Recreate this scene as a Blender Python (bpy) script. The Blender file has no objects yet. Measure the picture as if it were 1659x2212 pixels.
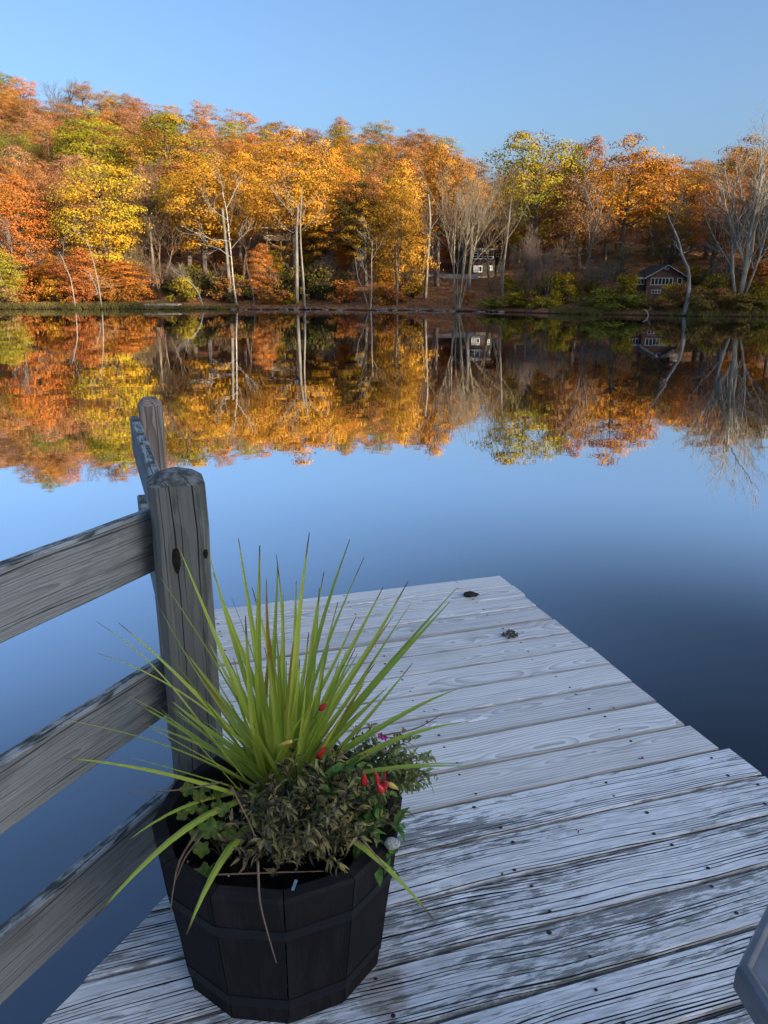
import bpy, bmesh, math, random
import numpy as np
from mathutils import Vector, Matrix

R = math.radians
sc = bpy.context.scene
COL = sc.collection

# ------------------------------------------------------------------ camera, sky, sun, exposure
WATER = 0.0
DECK = 1.5
EYE = 2.9
PITCH = R(16.46)
FP = 1661.0                       # focal length in pixels of a 1659 px wide copy of the photo
cam = bpy.data.cameras.new("camera")
cam.sensor_fit = 'VERTICAL'
cam.sensor_height = 24.0
cam.lens = 24.0 * FP / 2212.0
cam.clip_start = 0.05
cam.clip_end = 3000
camo = bpy.data.objects.new("camera", cam)
COL.objects.link(camo)
camo.location = (0, 0, EYE)
camo.rotation_euler = (R(90) - PITCH, 0, 0)
sc.camera = camo

SUN_EL = 14.0
SUN_TO = Vector((0.79, -0.61, 0)).normalized()      # horizontal direction towards the sun
world = bpy.data.worlds.new("World")
sc.world = world
world.use_nodes = True
wt = world.node_tree
wt.nodes.clear()
sky = wt.nodes.new("ShaderNodeTexSky")
sky.sky_type = 'NISHITA'
sky.sun_disc = False
sky.sun_elevation = R(SUN_EL)
sky.sun_rotation = math.atan2(SUN_TO.x, SUN_TO.y)
sky.altitude = 100
sky.air_density = 0.9
sky.dust_density = 5.0
sky.ozone_density = 3.6
bg = wt.nodes.new("ShaderNodeBackground")
bg.inputs[1].default_value = 0.15
wo = wt.nodes.new("ShaderNodeOutputWorld")
wt.links.new(sky.outputs[0], bg.inputs[0])
wt.links.new(bg.outputs[0], wo.inputs[0])

sl = bpy.data.lights.new("sun", 'SUN')
sl.energy = 4.9
sl.angle = R(0.5)
sl.color = (1.0, 0.87, 0.66)
so = bpy.data.objects.new("sun", sl)
COL.objects.link(so)
sd = Vector((SUN_TO.x * math.cos(R(SUN_EL)), SUN_TO.y * math.cos(R(SUN_EL)), math.sin(R(SUN_EL))))
so.rotation_euler = sd.to_track_quat('Z', 'Y').to_euler()
so.location = sd * 300

sc.view_settings.view_transform = 'Standard'
sc.view_settings.look = 'None'
sc.view_settings.exposure = 1.12
sc.view_settings.gamma = 1.0
sc.cycles.max_bounces = 6
sc.cycles.diffuse_bounces = 2
sc.cycles.glossy_bounces = 3
sc.cycles.transmission_bounces = 4
sc.cycles.sample_clamp_indirect = 6.0

# ------------------------------------------------------------------ helpers
CP, SP = math.cos(PITCH), math.sin(PITCH)


def ray(px, py):
    u = (px - 829.5) / FP
    v = -(py - 1106) / FP
    return np.array([u, CP + v * SP, -SP + v * CP])


def at(px, py, Y):
    """world point seen at photo pixel (1659 px wide copy) at world distance Y"""
    d = ray(px, py)
    return np.array([0, 0, EYE]) + d * (Y / d[1])


def atz(px, py, z):
    d = ray(px, py)
    return np.array([0, 0, EYE]) + d * ((z - EYE) / d[2])


def empty(name, loc=(0, 0, 0), rz=0.0):
    o = bpy.data.objects.new(name, None)
    o.empty_display_size = 0.2
    COL.objects.link(o)
    o.location = loc
    o.rotation_euler = (0, 0, rz)
    return o


def tag(o, label=None, cat=None, group=None, kind=None):
    if label: o["label"] = label
    if cat: o["category"] = cat
    if group: o["group"] = group
    if kind: o["kind"] = kind
    return o


class MB:
    """collects polygons into one mesh"""
    def __init__(s):
        s.v, s.f, s.bc, s.has_bc = [], [], [], False
        s.n = 0

    def add(s, v, f, bc=None):
        v = np.asarray(v, float).reshape(-1, 3)
        s.v.append(v)
        for q in f:
            s.f.append(tuple(int(i) + s.n for i in q))
        if bc is not None:
            s.has_bc = True
            s.bc.append(np.asarray(bc, float).reshape(-1, 3))
        else:
            s.bc.append(v)
        s.n += len(v)

    def box(s, c, h, rot=None, bc=False):
        c = np.asarray(c, float); h = np.asarray(h, float)
        k = np.array([[-1, -1, -1], [1, -1, -1], [1, 1, -1], [-1, 1, -1], [-1, -1, 1], [1, -1, 1], [1, 1, 1], [-1, 1, 1]], float) * h
        w = k @ np.asarray(rot).T if rot is not None else k
        s.add(w + c, [(0, 3, 2, 1), (4, 5, 6, 7), (0, 1, 5, 4), (1, 2, 6, 5), (2, 3, 7, 6), (3, 0, 4, 7)], k if bc else None)

    def bar(s, a, b, w, d=None, up=(0, 0, 1)):
        """square bar from a to b"""
        a = np.asarray(a, float); b = np.asarray(b, float)
        d = w if d is None else d
        x = b - a; L = np.linalg.norm(x); x = x / L
        u = np.asarray(up, float)
        y = np.cross(u, x)
        if np.linalg.norm(y) < 1e-6: y = np.cross((0, 1, 0), x)
        y /= np.linalg.norm(y); z = np.cross(x, y)
        s.box((a + b) / 2, (L / 2, w / 2, d / 2), np.stack([x, y, z], 1), True)

    def tube(s, P, rad, n=6, cap=True):
        P = np.asarray(P, float)
        m = len(P)
        rad = np.broadcast_to(np.asarray(rad, float), (m,))
        T = np.gradient(P, axis=0)
        T /= np.linalg.norm(T, axis=1)[:, None] + 1e-9
        ref = np.array([0, 0, 1.0]) if abs(T[0][2]) < 0.9 else np.array([1.0, 0, 0])
        A = np.cross(T, ref); A /= np.linalg.norm(A, axis=1)[:, None] + 1e-9
        B = np.cross(T, A)
        th = np.arange(n) * 2 * math.pi / n
        V = P[:, None, :] + rad[:, None, None] * (np.cos(th)[None, :, None] * A[:, None, :] + np.sin(th)[None, :, None] * B[:, None, :])
        f = []
        for i in range(m - 1):
            for j in range(n):
                k = (j + 1) % n
                f.append((i * n + j, (i + 1) * n + j, (i + 1) * n + k, i * n + k))
        if cap:
            f.append(tuple(range(n)))
            f.append(tuple((m - 1) * n + j for j in reversed(range(n))))
        Ls = np.concatenate([[0], np.cumsum(np.linalg.norm(np.diff(P, axis=0), axis=1))])
        bc = np.zeros((m, n, 3))
        bc[:, :, 0] = Ls[:, None]
        bc[:, :, 1] = rad[:, None] * np.cos(th)
        bc[:, :, 2] = rad[:, None] * np.sin(th)
        s.add(V.reshape(-1, 3), f, bc.reshape(-1, 3))

    def quads(s, V):
        """V: (n,4,3) loose quads"""
        n = len(V)
        s.add(V.reshape(-1, 3), np.arange(n * 4).reshape(n, 4))

    def mesh(s, name, mat, smooth=False):
        me = bpy.data.meshes.new(name)
        V = np.concatenate(s.v) if s.v else np.zeros((0, 3))
        lens = np.array([len(q) for q in s.f], np.int32)
        idx = np.fromiter((i for q in s.f for i in q), np.int32)
        me.vertices.add(len(V)); me.vertices.foreach_set("co", V.astype(np.float32).ravel())
        me.loops.add(len(idx)); me.loops.foreach_set("vertex_index", idx)
        me.polygons.add(len(lens))
        st = np.zeros(len(lens), np.int32); st[1:] = np.cumsum(lens)[:-1]
        me.polygons.foreach_set("loop_start", st)
        me.polygons.foreach_set("loop_total", lens)
        me.polygons.foreach_set("use_smooth", np.full(len(lens), bool(smooth)))
        me.update(calc_edges=True)
        if s.has_bc:
            a = me.attributes.new("bc", 'FLOAT_VECTOR', 'POINT')
            a.data.foreach_set("vector", np.concatenate(s.bc).astype(np.float32).ravel())
        if mat: me.materials.append(mat)
        me.validate()
        return me

    def build(s, name, mat, parent=None, smooth=False, loc=None):
        o = bpy.data.objects.new(name, s.mesh(name, mat, smooth))
        COL.objects.link(o)
        if parent: o.parent = parent
        if loc is not None: o.location = loc
        return o


# ------------------------------------------------------------------ node materials
class NT:
    def __init__(s, name):
        s.m = bpy.data.materials.new(name)
        s.m.use_nodes = True
        s.t = s.m.node_tree
        s.t.nodes.clear()
        s.out = s.t.nodes.new("ShaderNodeOutputMaterial")

    def node(s, typ, **kw):
        n = s.t.nodes.new(typ)
        for k, v in kw.items(): setattr(n, k, v)
        return n

    def put(s, sock, val):
        if hasattr(val, 'is_output') or isinstance(val, bpy.types.NodeSocket): s.t.links.new(val, sock)
        elif val is not None:
            if sock.type == 'RGBA' and len(val) == 3: val = tuple(val) + (1,)
            sock.default_value = val

    def math(s, op, a, b=None, c=None, clamp=False):
        n = s.node("ShaderNodeMath", operation=op, use_clamp=clamp)
        s.put(n.inputs[0], a); s.put(n.inputs[1], b)
        if c is not None: s.put(n.inputs[2], c)
        return n.outputs[0]

    def noise(s, vec, scale=1.0, detail=3, rough=0.55, dist=0.0, dim='3D', col=False):
        n = s.node("ShaderNodeTexNoise", noise_dimensions=dim)
        if vec is not None: s.put(n.inputs["Vector"], vec)
        n.inputs["Scale"].default_value = scale
        n.inputs["Detail"].default_value = detail
        n.inputs["Roughness"].default_value = rough
        n.inputs["Distortion"].default_value = dist
        return n.outputs["Color" if col else "Fac"]

    def mix(s, f, a, b, blend='MIX'):
        n = s.node("ShaderNodeMix", data_type='RGBA', blend_type=blend)
        s.put(n.inputs[0], f); s.put(n.inputs[6], a); s.put(n.inputs[7], b)
        return n.outputs[2]

    def step(s, x, lo, hi):
        n = s.node("ShaderNodeMapRange", interpolation_type='SMOOTHSTEP')
        s.put(n.inputs[0], x)
        n.inputs[1].default_value = lo; n.inputs[2].default_value = hi
        return n.outputs[0]

    def xyz(s, x, y, z):
        n = s.node("ShaderNodeCombineXYZ")
        s.put(n.inputs[0], x); s.put(n.inputs[1], y); s.put(n.inputs[2], z)
        return n.outputs[0]

    def sep(s, v):
        n = s.node("ShaderNodeSeparateXYZ"); s.put(n.inputs[0], v)
        return n.outputs[0], n.outputs[1], n.outputs[2]

    def attr(s, name, typ='GEOMETRY'):
        n = s.node("ShaderNodeAttribute", attribute_name=name, attribute_type=typ)
        return n

    def island(s):
        return s.node("ShaderNodeNewGeometry").outputs["Random Per Island"]

    def objco(s):
        return s.node("ShaderNodeTexCoord").outputs["Object"]

    def bump(s, h, strength=0.5, dist=0.01):
        n = s.node("ShaderNodeBump")
        n.inputs["Strength"].default_value = strength
        n.inputs["Distance"].default_value = dist
        s.put(n.inputs["Height"], h)
        return n.outputs[0]

    def principled(s, col, rough=0.8, normal=None, spec=0.3):
        n = s.node("ShaderNodeBsdfPrincipled")
        s.put(n.inputs["Base Color"], col)
        s.put(n.inputs["Roughness"], rough)
        n.inputs["Specular IOR Level"].default_value = spec
        if normal is not None: s.put(n.inputs["Normal"], normal)
        s.t.links.new(n.outputs[0], s.out.inputs[0])
        return n


def m_plain(name, col, rough=0.7, var=0.25, scale=6.0, spec=0.3, bump=0.0):
    t = NT(name)
    n = t.noise(t.objco(), scale, 4)
    c = t.mix(t.step(n, 0.3, 0.7), tuple(x * (1 - var) for x in col), tuple(min(1, x * (1 + var)) for x in col))
    nm = t.bump(t.noise(t.objco(), scale * 6, 3), bump, 0.01) if bump else None
    t.principled(c, rough, nm, spec)
    return t.m


def m_leaf(name, trans=0.3, vary=0.5, nscale=0.28):
    """leaf colour = the object's own colour mixed with its second colour, varied leaf by leaf"""
    t = NT(name)
    oc = t.node("ShaderNodeObjectInfo").outputs["Color"]
    c2 = t.attr("col2", 'OBJECT').outputs["Color"]
    r = t.island()
    wn = t.node("ShaderNodeTexWhiteNoise", noise_dimensions='1D')
    t.put(wn.inputs["W"], r)
    g = t.noise(t.objco(), nscale, 2)
    f = t.math('ADD', t.step(g, 0.36, 0.64), t.math('MULTIPLY', t.math('SUBTRACT', r, 0.5), 0.9), clamp=True)
    c = t.mix(f, oc, c2)
    hs = t.node("ShaderNodeHueSaturation")
    t.put(hs.inputs["Color"], c)
    rr, gg, bb = t.sep(wn.outputs["Color"])
    t.put(hs.inputs["Hue"], t.math('ADD', 0.5, t.math('MULTIPLY', t.math('SUBTRACT', rr, 0.5), 0.035)))
    t.put(hs.inputs["Value"], t.math('ADD', 1 - vary / 2, t.math('MULTIPLY', gg, vary)))
    d = t.node("ShaderNodeBsdfDiffuse"); t.put(d.inputs[0], hs.outputs[0])
    tr = t.node("ShaderNodeBsdfTranslucent"); t.put(tr.inputs[0], hs.outputs[0])
    mx = t.node("ShaderNodeMixShader"); mx.inputs[0].default_value = trans
    t.t.links.new(d.outputs[0], mx.inputs[1]); t.t.links.new(tr.outputs[0], mx.inputs[2])
    t.t.links.new(mx.outputs[0], t.out.inputs[0])
    return t.m


def m_bark(name, rough=0.9):
    t = NT(name)
    oc = t.node("ShaderNodeObjectInfo").outputs["Color"]
    x, y, z = t.sep(t.objco())
    n = t.noise(t.xyz(x, y, t.math('MULTIPLY', z, 0.25)), 4.0, 4)
    c = t.mix(t.step(n, 0.35, 0.65), t.mix(1.0, oc, (0.55, 0.52, 0.5), 'MULTIPLY'), oc)
    t.principled(c, rough, t.bump(n, 0.6, 0.05), 0.2)
    return t.m


def m_birch(name):
    t = NT(name)
    oc = t.node("ShaderNodeObjectInfo").outputs["Color"]
    x, y, z = t.sep(t.objco())
    n = t.noise(t.xyz(x, y, t.math('MULTIPLY', z, 3.0)), 1.6, 4)
    c = t.mix(t.step(n, 0.54, 0.62), oc, (0.13, 0.12, 0.11))
    t.principled(c, 0.8, None, 0.2)
    return t.m


def m_wood(name, light, dark, crack=0.0, dirt=0.0, dirtcol=(0.05, 0.055, 0.045), freq=0.008, lichen=0.0, grain=0.8,
           isl=0.25, silver=0.0, bump=0.35, stain=None, wander=1.0, old=False, edge=0.0):
    """weathered wood; growth rings round a wandering pith, read from the per-board coordinate 'bc' (x along the grain)"""
    t = NT(name)
    bc = t.attr("bc").outputs["Vector"]
    x, y, z = t.sep(bc)
    r = t.island()
    wn = t.node("ShaderNodeTexWhiteNoise", noise_dimensions='1D'); t.put(wn.inputs["W"], r)
    r1, r2, r3 = t.sep(wn.outputs["Color"])
    off = t.math('MULTIPLY', r1, 37.0)
    xs = t.math('ADD', x, off)
    nx1 = t.noise(t.xyz(t.math('MULTIPLY', xs, 0.9), off, 0.0), 1.0, 2)
    nx2 = t.noise(t.xyz(t.math('MULTIPLY', xs, 1.7), t.math('ADD', off, 9.0), t.math('MULTIPLY', y, 3.0)), 1.0, 3)
    yy = t.math('ADD', y, t.math('ADD', t.math('MULTIPLY', t.math('SUBTRACT', nx1, 0.5), 0.11 * wander), t.math('MULTIPLY', t.math('SUBTRACT', r2, 0.5), 0.16)))
    zz = t.math('ADD', t.math('ADD', z, t.math('MULTIPLY', t.math('SUBTRACT', nx2, 0.42), 0.16 * wander)), t.math('MULTIPLY', t.math('SUBTRACT', r3, 0.45), 0.1))
    rad = t.math('SQRT', t.math('ADD', t.math('MULTIPLY', yy, yy), t.math('MULTIPLY', zz, zz)))
    fine = t.noise(t.xyz(t.math('MULTIPLY', xs, 5.0), t.math('MULTIPLY', y, 110.0), t.math('MULTIPLY', z, 110.0)), 1.0, 4, 0.6)
    rad2 = t.math('ADD', rad, t.math('MULTIPLY', t.math('SUBTRACT', fine, 0.5), freq * 0.35))
    fr = t.math('FRACT', t.math('DIVIDE', rad2, freq))
    ring = t.math('POWER', fr, 2.2)
    g = t.math('MULTIPLY', ring, grain)
    g = t.math('ADD', g, t.math('MULTIPLY', t.step(fine, 0.35, 0.75), 0.30), clamp=True)
    c = t.mix(g, light, dark)
    # board to board difference
    bn = t.math('ADD', 1 - isl / 2, t.math('MULTIPLY', r2, isl))
    c = t.mix(1.0, c, t.xyz(bn, bn, bn), 'MULTIPLY')
    blot = t.noise(t.xyz(t.math('MULTIPLY', xs, 2.2), t.math('MULTIPLY', y, 9.0), z), 1.0, 4)
    c = t.mix(t.math('MULTIPLY', t.step(blot, 0.45, 0.75), 0.35), c, t.mix(1.0, c, (0.72, 0.70, 0.66), 'MULTIPLY'))
    h = t.math('MULTIPLY', fine, 0.8)
    if edge:
        en = t.noise(t.xyz(t.math('MULTIPLY', xs, 5.0), off, 0.0), 1.0, 3)
        ee = t.step(t.math('ADD', t.math('ABSOLUTE', y), t.math('MULTIPLY', t.math('SUBTRACT', en, 0.5), 0.012)), edge - 0.003, edge + 0.003)
        c = t.mix(t.math('MULTIPLY', ee, 0.55), c, (0.11, 0.095, 0.075))
    if silver:
        sn = t.noise(t.xyz(t.math('MULTIPLY', xs, 9.0), t.math('MULTIPLY', y, 70.0), z), 1.0, 5, 0.65)
        c = t.mix(t.math('MULTIPLY', t.step(sn, 0.46, 0.60), silver), c, tuple(min(1, v * 1.35) for v in light))
    if dirt:
        dn = t.noise(t.xyz(t.math('MULTIPLY', xs, 11.0 if old else 4.0), t.math('MULTIPLY', y, 75.0 if old else 30.0), t.math('MULTIPLY', z, 40.0)), 1.0, 6, 0.72)
        big = t.noise(t.xyz(t.math('MULTIPLY', xs, 1.6), t.math('MULTIPLY', y, 9.0), t.math('MULTIPLY', off, 1.0)), 1.0, 3)
        ds = t.step(t.math('ADD', dn, t.math('MULTIPLY', t.math('SUBTRACT', big, 0.5), 0.6)), 0.52, 0.62)
        c = t.mix(t.math('MULTIPLY', ds, dirt), c, dirtcol)
    if crack:
        pitch = 0.0085 if old else 0.0075
        warp = t.noise(t.xyz(t.math('MULTIPLY', xs, 1.6), t.math('MULTIPLY', y, 18.0), off), 1.0, 3)
        v = t.math('ADD', t.math('DIVIDE', t.math('ADD', yy, z), pitch), t.math('MULTIPLY', warp, 2.6))
        cell = t.math('FLOOR', v)
        dl = t.math('ABSOLUTE', t.math('SUBTRACT', t.math('FRACT', v), 0.5))
        on = t.noise(t.xyz(t.math('MULTIPLY', xs, 1.3), t.math('MULTIPLY', cell, 3.71), off), 1.0, 2)
        wd = t.math('MULTIPLY', t.math('MAXIMUM', t.math('SUBTRACT', on, 0.44 if old else 0.50), 0.0), 0.95)
        cs = t.step(t.math('SUBTRACT', dl, wd), 0.03, -0.03)
        c = t.mix(t.math('MULTIPLY', cs, crack), c, (0.012, 0.013, 0.014))
        h = t.math('SUBTRACT', h, t.math('MULTIPLY', cs, 2.5))
    if lichen:
        nz = t.sep(t.node("ShaderNodeNewGeometry").outputs["Normal"])[2]
        ln = t.noise(t.xyz(t.math('MULTIPLY', xs, 14.0), t.math('MULTIPLY', y, 40.0), t.math('MULTIPLY', z, 40.0)), 1.0, 5, 0.6)
        ls = t.math('MULTIPLY', t.step(ln, 0.50, 0.60), t.step(nz, 0.5, 0.9))
        c = t.mix(t.math('MULTIPLY', ls, lichen), c, (0.42, 0.46, 0.44))
        c = t.mix(t.math('MULTIPLY', t.step(nz, 0.5, 0.9), t.step(ln, 0.52, 0.42)), c, (0.06, 0.07, 0.06))
    if stain:
        oc = t.objco()
        for (sx, sy, rx, ry, scol, amt) in stain:
            ox, oy, oz = t.sep(oc)
            dx = t.math('DIVIDE', t.math('SUBTRACT', ox, sx), rx)
            dy = t.math('DIVIDE', t.math('SUBTRACT', oy, sy), ry)
            dd = t.math('SQRT', t.math('ADD', t.math('MULTIPLY', dx, dx), t.math('MULTIPLY', dy, dy)))
            dd = t.math('ADD', dd, t.math('MULTIPLY', t.math('SUBTRACT', t.noise(oc, 18.0, 5), 0.5), 2.4))
            c = t.mix(t.math('MULTIPLY', t.step(dd, 1.15, 0.7), amt), c, scol, 'MULTIPLY' if amt < 0.9 else 'MIX')
    t.principled(c, 0.78, t.bump(h, bump, 0.004), 0.25)
    return t.m


M = {}
M['leaf'] = m_leaf("leaf", 0.18, 0.42)
M['plantleaf'] = m_leaf("plant_leaf", 0.22, 0.6, 45.0)
M['bark'] = m_bark("bark")
M['birch'] = m_birch("birch_bark")
M['wood_new'] = m_wood("pale_decking", (0.84, 0.82, 0.78), (0.44, 0.42, 0.39), crack=0.45, dirt=0.12, freq=0.011, grain=0.85, isl=0.24, bump=0.25, edge=0.066)
M['wood_old'] = m_wood("weathered_decking", (0.78, 0.79, 0.79), (0.42, 0.425, 0.425), crack=1.0, dirt=0.80, dirtcol=(0.14, 0.15, 0.135), freq=0.010, grain=0.55,
                       isl=0.22, silver=0.5, bump=0.8, lichen=0.0, old=True, edge=0.069,
                       stain=[(0.375, 1.19, 0.06, 0.075, (0.45, 0.33, 0.24), 0.6), (0.60, 1.38, 0.06, 0.12, (1.25, 1.25, 1.22), 0.8)])
M['wood_rail'] = m_wood("weathered_rail", (0.32, 0.33, 0.325), (0.145, 0.15, 0.148), crack=0.75, dirt=0.35, dirtcol=(0.07, 0.075, 0.075), freq=0.0045,
                        grain=0.7, isl=0.2, bump=0.8, lichen=0.7, wander=0.22)
M['wood_post'] = m_wood("weathered_post", (0.185, 0.187, 0.170), (0.105, 0.103, 0.093), crack=0.95, dirt=0.75, dirtcol=(0.07, 0.078, 0.07), freq=0.009,
                        grain=0.45, isl=0.1, bump=0.7, lichen=0.25, wander=0.15)
M['wood_post_brown'] = m_wood("brown_post", (0.36, 0.30, 0.255), (0.10, 0.082, 0.07), crack=0.8, dirt=0.1, freq=0.006, grain=0.75, isl=0.1, bump=0.6,
                              lichen=0.2, wander=0.12)
M['stain_dark'] = m_wood("dark_stained_stave", (0.013, 0.0105, 0.0105), (0.006, 0.0055, 0.006), crack=0.15, dirt=0.4, dirtcol=(0.030, 0.026, 0.025), freq=0.006, grain=0.8, isl=0.5, bump=0.35)
M['barrel_band'] = m_plain("dark_band", (0.0028, 0.0034, 0.005), 0.7, 0.3, 20, 0.5)  # near-black; the upper band's recess shade is put into this colour
M['soil'] = m_plain("potting_soil", (0.012, 0.010, 0.009), 0.95, 0.6, 40, 0.1, 1.0)
M['screw'] = m_plain("rusty_screw", (0.035, 0.028, 0.026), 0.6, 0.4, 200)
M['knot'] = m_plain("dark_knot", (0.022, 0.019, 0.015), 0.8, 0.5, 60, 0.2, 0.8)

# ------------------------------------------------------------------ terrain
rng0 = np.random.default_rng(5)
_sh = np.array([(-400, 120), (-110, 106), (-47.2, 97.8), (-30, 97.8), (-13, 97.0), (0, 94.0), (9, 90.5), (22, 79.6), (36, 74), (70, 66), (110, 60), (400, 30)], float)


def shore(x):
    x = np.asarray(x, float)
    return np.interp(x, _sh[:, 0], _sh[:, 1]) + 0.5 * np.sin(x * 0.55) + 0.35 * np.sin(x * 1.37 + 1.0) + 0.2 * np.sin(x * 2.9)


_rd = np.array([(-0.9, 41), (-0.5, 39.5), (-0.42, 38), (-0.32, 35), (-0.2, 30), (-0.12, 28), (0.03, 26), (0.10, 19.5), (0.13, 16), (0.25, 15), (0.4, 17), (0.55, 20), (0.9, 26)], float)


def ground(x, y):
    x = np.asarray(x, float); y = np.asarray(y, float)
    w = y - shore(x)
    u = x / np.maximum(y, 20)
    hr = np.interp(u, _rd[:, 0], _rd[:, 1])
    t = np.clip((w - 3) / 100.0, 0, 1.25)
    z = 0.45 * np.clip(w / 1.6, -4, 1) + 0.28 * np.clip((w - 1.6) / 4, 0, 1) + hr * t ** 1.2
    z = z + np.where(w > 4, 0.25 * np.sin(x * 0.31 + y * 0.17) * np.clip((w - 4) / 10, 0, 1), 0)
    z = np.maximum(z, -2.0)
    # the near shore, and an unseen ridge behind, its crest shaped to cast shade
    ridge = np.interp(x, [-400, -200, -100, 0, 60, 120, 194, 240, 274, 291, 309, 318, 322, 328, 342, 355, 420], [20, 20, 22, 36, 52, 70, 88, 97, 102, 103.4, 105, 105, 104.5, 103, 108, 112, 115])
    ridge = ridge + 1.3 * np.sin(x * 0.33) + 1.0 * np.sin(x * 0.71 + 2) + 0.8 * np.sin(x * 1.5 + 0.7)
    yb = -y
    tb = np.clip((yb - 8) / 142.0, 0, 1)
    zb = -2.0 + np.clip((yb - 3) / 5, 0, 1) * 3.0 + (ridge - 1.0) * np.clip(tb, 0, 1) ** 1.2
    zb = np.where(yb > 150, 1 + (ridge - 1) * np.clip(1 - (yb - 150) / 200, 0.3, 1), zb)
    z = np.where(y < 0, np.maximum(zb, -2), z)
    z = np.where(w < 0, np.where(y >= 0, np.maximum(0.45 * w / 1.6, -2), z), z)
    return z


def build_ground():
    xs = np.unique(np.concatenate([np.linspace(-420, -130, 60), np.arange(-130, 110, 1.4), np.linspace(110, 420, 50)]))
    ys = np.unique(np.concatenate([np.linspace(-350, 0, 80), np.linspace(0, 55, 12), np.arange(55, 112, 0.8), np.arange(112, 215, 2.5), np.linspace(215, 420, 20)]))
    X, Y = np.meshgrid(xs, ys)
    Z = ground(X, Y)
    nx, ny = len(xs), len(ys)
    V = np.stack([X, Y, Z], -1).reshape(-1, 3)
    i = np.arange(nx - 1)[None, :] + np.arange(ny - 1)[:, None] * nx
    F = np.stack([i, i + 1, i + 1 + nx, i + nx], -1).reshape(-1, 4)
    b = MB(); b.add(V, F)
    t = NT("leaf_litter")
    co = t.objco()
    n1 = t.noise(co, 3.2, 5, 0.7)
    n2 = t.noise(co, 0.12, 3)
    n3 = t.noise(co, 0.5, 4)
    c = t.mix(t.step(n1, 0.35, 0.68), (0.12, 0.058, 0.030), (0.44, 0.205, 0.095))
    c = t.mix(t.step(n3, 0.50, 0.72), c, (0.11, 0.075, 0.045))
    c = t.mix(t.math('MULTIPLY', t.step(n2, 0.52, 0.66), 0.6), c, (0.075, 0.075, 0.025))
    x, y, z = t.sep(co)
    wet = t.step(z, 0.22, 0.02)
    c = t.mix(wet, c, (0.025, 0.020, 0.016))
    t.principled(c, 0.95, t.bump(n1, 0.8, 0.25), 0.1)
    o = b.build("ground", t.m, None, True)
    tag(o, "leaf-strewn brown lake shore and hillside", None, None, 'structure')
    return o


build_ground()


def build_water():
    b = MB()
    b.add([(-420, -60, 0), (420, -60, 0), (420, 150, 0), (-420, 150, 0)], [(0, 1, 2, 3)])
    t = NT("lake_water")
    co = t.objco()
    x, y, z = t.sep(co)
    n1 = t.noise(t.xyz(t.math('MULTIPLY', x, 0.55), y, 0), 1.3, 3, 0.5)
    n2 = t.noise(t.xyz(t.math('MULTIPLY', x, 0.35), y, 4.0), 0.28, 2, 0.5)
    h = t.math('ADD', t.math('MULTIPLY', n1, 0.35), t.math('MULTIPLY', n2, 1.4))
    nm = t.bump(h, 0.065, 0.06)
    lw = t.node("ShaderNodeLayerWeight"); lw.inputs[0].default_value = 0.5
    cr = t.node("ShaderNodeValToRGB")
    e = cr.color_ramp.elements
    e[0].position = 0.0; e[0].color = (0.03,) * 3 + (1,)
    e[1].position = 1.0; e[1].color = (0.95,) * 3 + (1,)
    for p, v in ((0.28, 0.13), (0.40, 0.20), (0.50, 0.32), (0.56, 0.49), (0.66, 0.74), (0.72, 0.82), (0.76, 0.88), (0.85, 0.90)):
        q = e.new(p); q.color = (v,) * 3 + (1,)
    t.t.links.new(lw.outputs["Facing"], cr.inputs[0])
    # clear skylight is polarised: water returns less of it where its swing stands upright (90 degrees from the sun)
    def vm(op, a, b=None):
        n = t.node("ShaderNodeVectorMath", operation=op)
        t.put(n.inputs[0], a)
        if b is not None: t.put(n.inputs[1], b)
        return n.outputs["Value" if op == 'DOT_PRODUCT' else "Vector"]
    inc = t.node("ShaderNodeNewGeometry").outputs["Incoming"]
    rv = vm('MULTIPLY', inc, (-1, -1, 1))
    S = tuple(sd)
    cg = vm('DOT_PRODUCT', rv, S)
    c2 = t.math('MULTIPLY', cg, cg)
    dop = t.math('MULTIPLY', t.math('DIVIDE', t.math('SUBTRACT', 1.0, c2), t.math('ADD', 1.0, c2)), 0.85)
    ev = vm('NORMALIZE', vm('CROSS_PRODUCT', S, rv))
    sv = vm('NORMALIZE', vm('CROSS_PRODUCT', rv, (0.0, 0.0, 1.0)))
    es = vm('DOT_PRODUCT', ev, sv)
    es2 = t.math('MULTIPLY', es, es)
    wgt = t.math('ADD', t.math('SUBTRACT', 1.0, dop), t.math('MULTIPLY', t.math('MULTIPLY', dop, es2), 2.0))
    rz = t.sep(rv)[2]
    up = t.step(rz, 0.24, 0.40)
    fac = t.math('ADD', t.math('SUBTRACT', 1.0, up), t.math('MULTIPLY', up, wgt))
    fac = t.math('MULTIPLY', fac, cr.outputs[0], clamp=True)
    g = t.node("ShaderNodeBsdfGlossy"); g.inputs["Color"].default_value = (0.97, 0.97, 1.0, 1)
    g.inputs["Roughness"].default_value = 0.012
    t.put(g.inputs["Normal"], nm)
    d = t.node("ShaderNodeBsdfDiffuse"); d.inputs[0].default_value = (0.004, 0.007, 0.012, 1)
    mx = t.node("ShaderNodeMixShader")
    t.t.links.new(fac, mx.inputs[0])
    t.t.links.new(d.outputs[0], mx.inputs[1]); t.t.links.new(g.outputs[0], mx.inputs[2])
    t.t.links.new(mx.outputs[0], t.out.inputs[0])
    o = b.build("water", t.m)
    tag(o, "still dark blue lake mirroring the trees", None, None, 'structure')


build_water()

# ------------------------------------------------------------------ tree meshes


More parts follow.
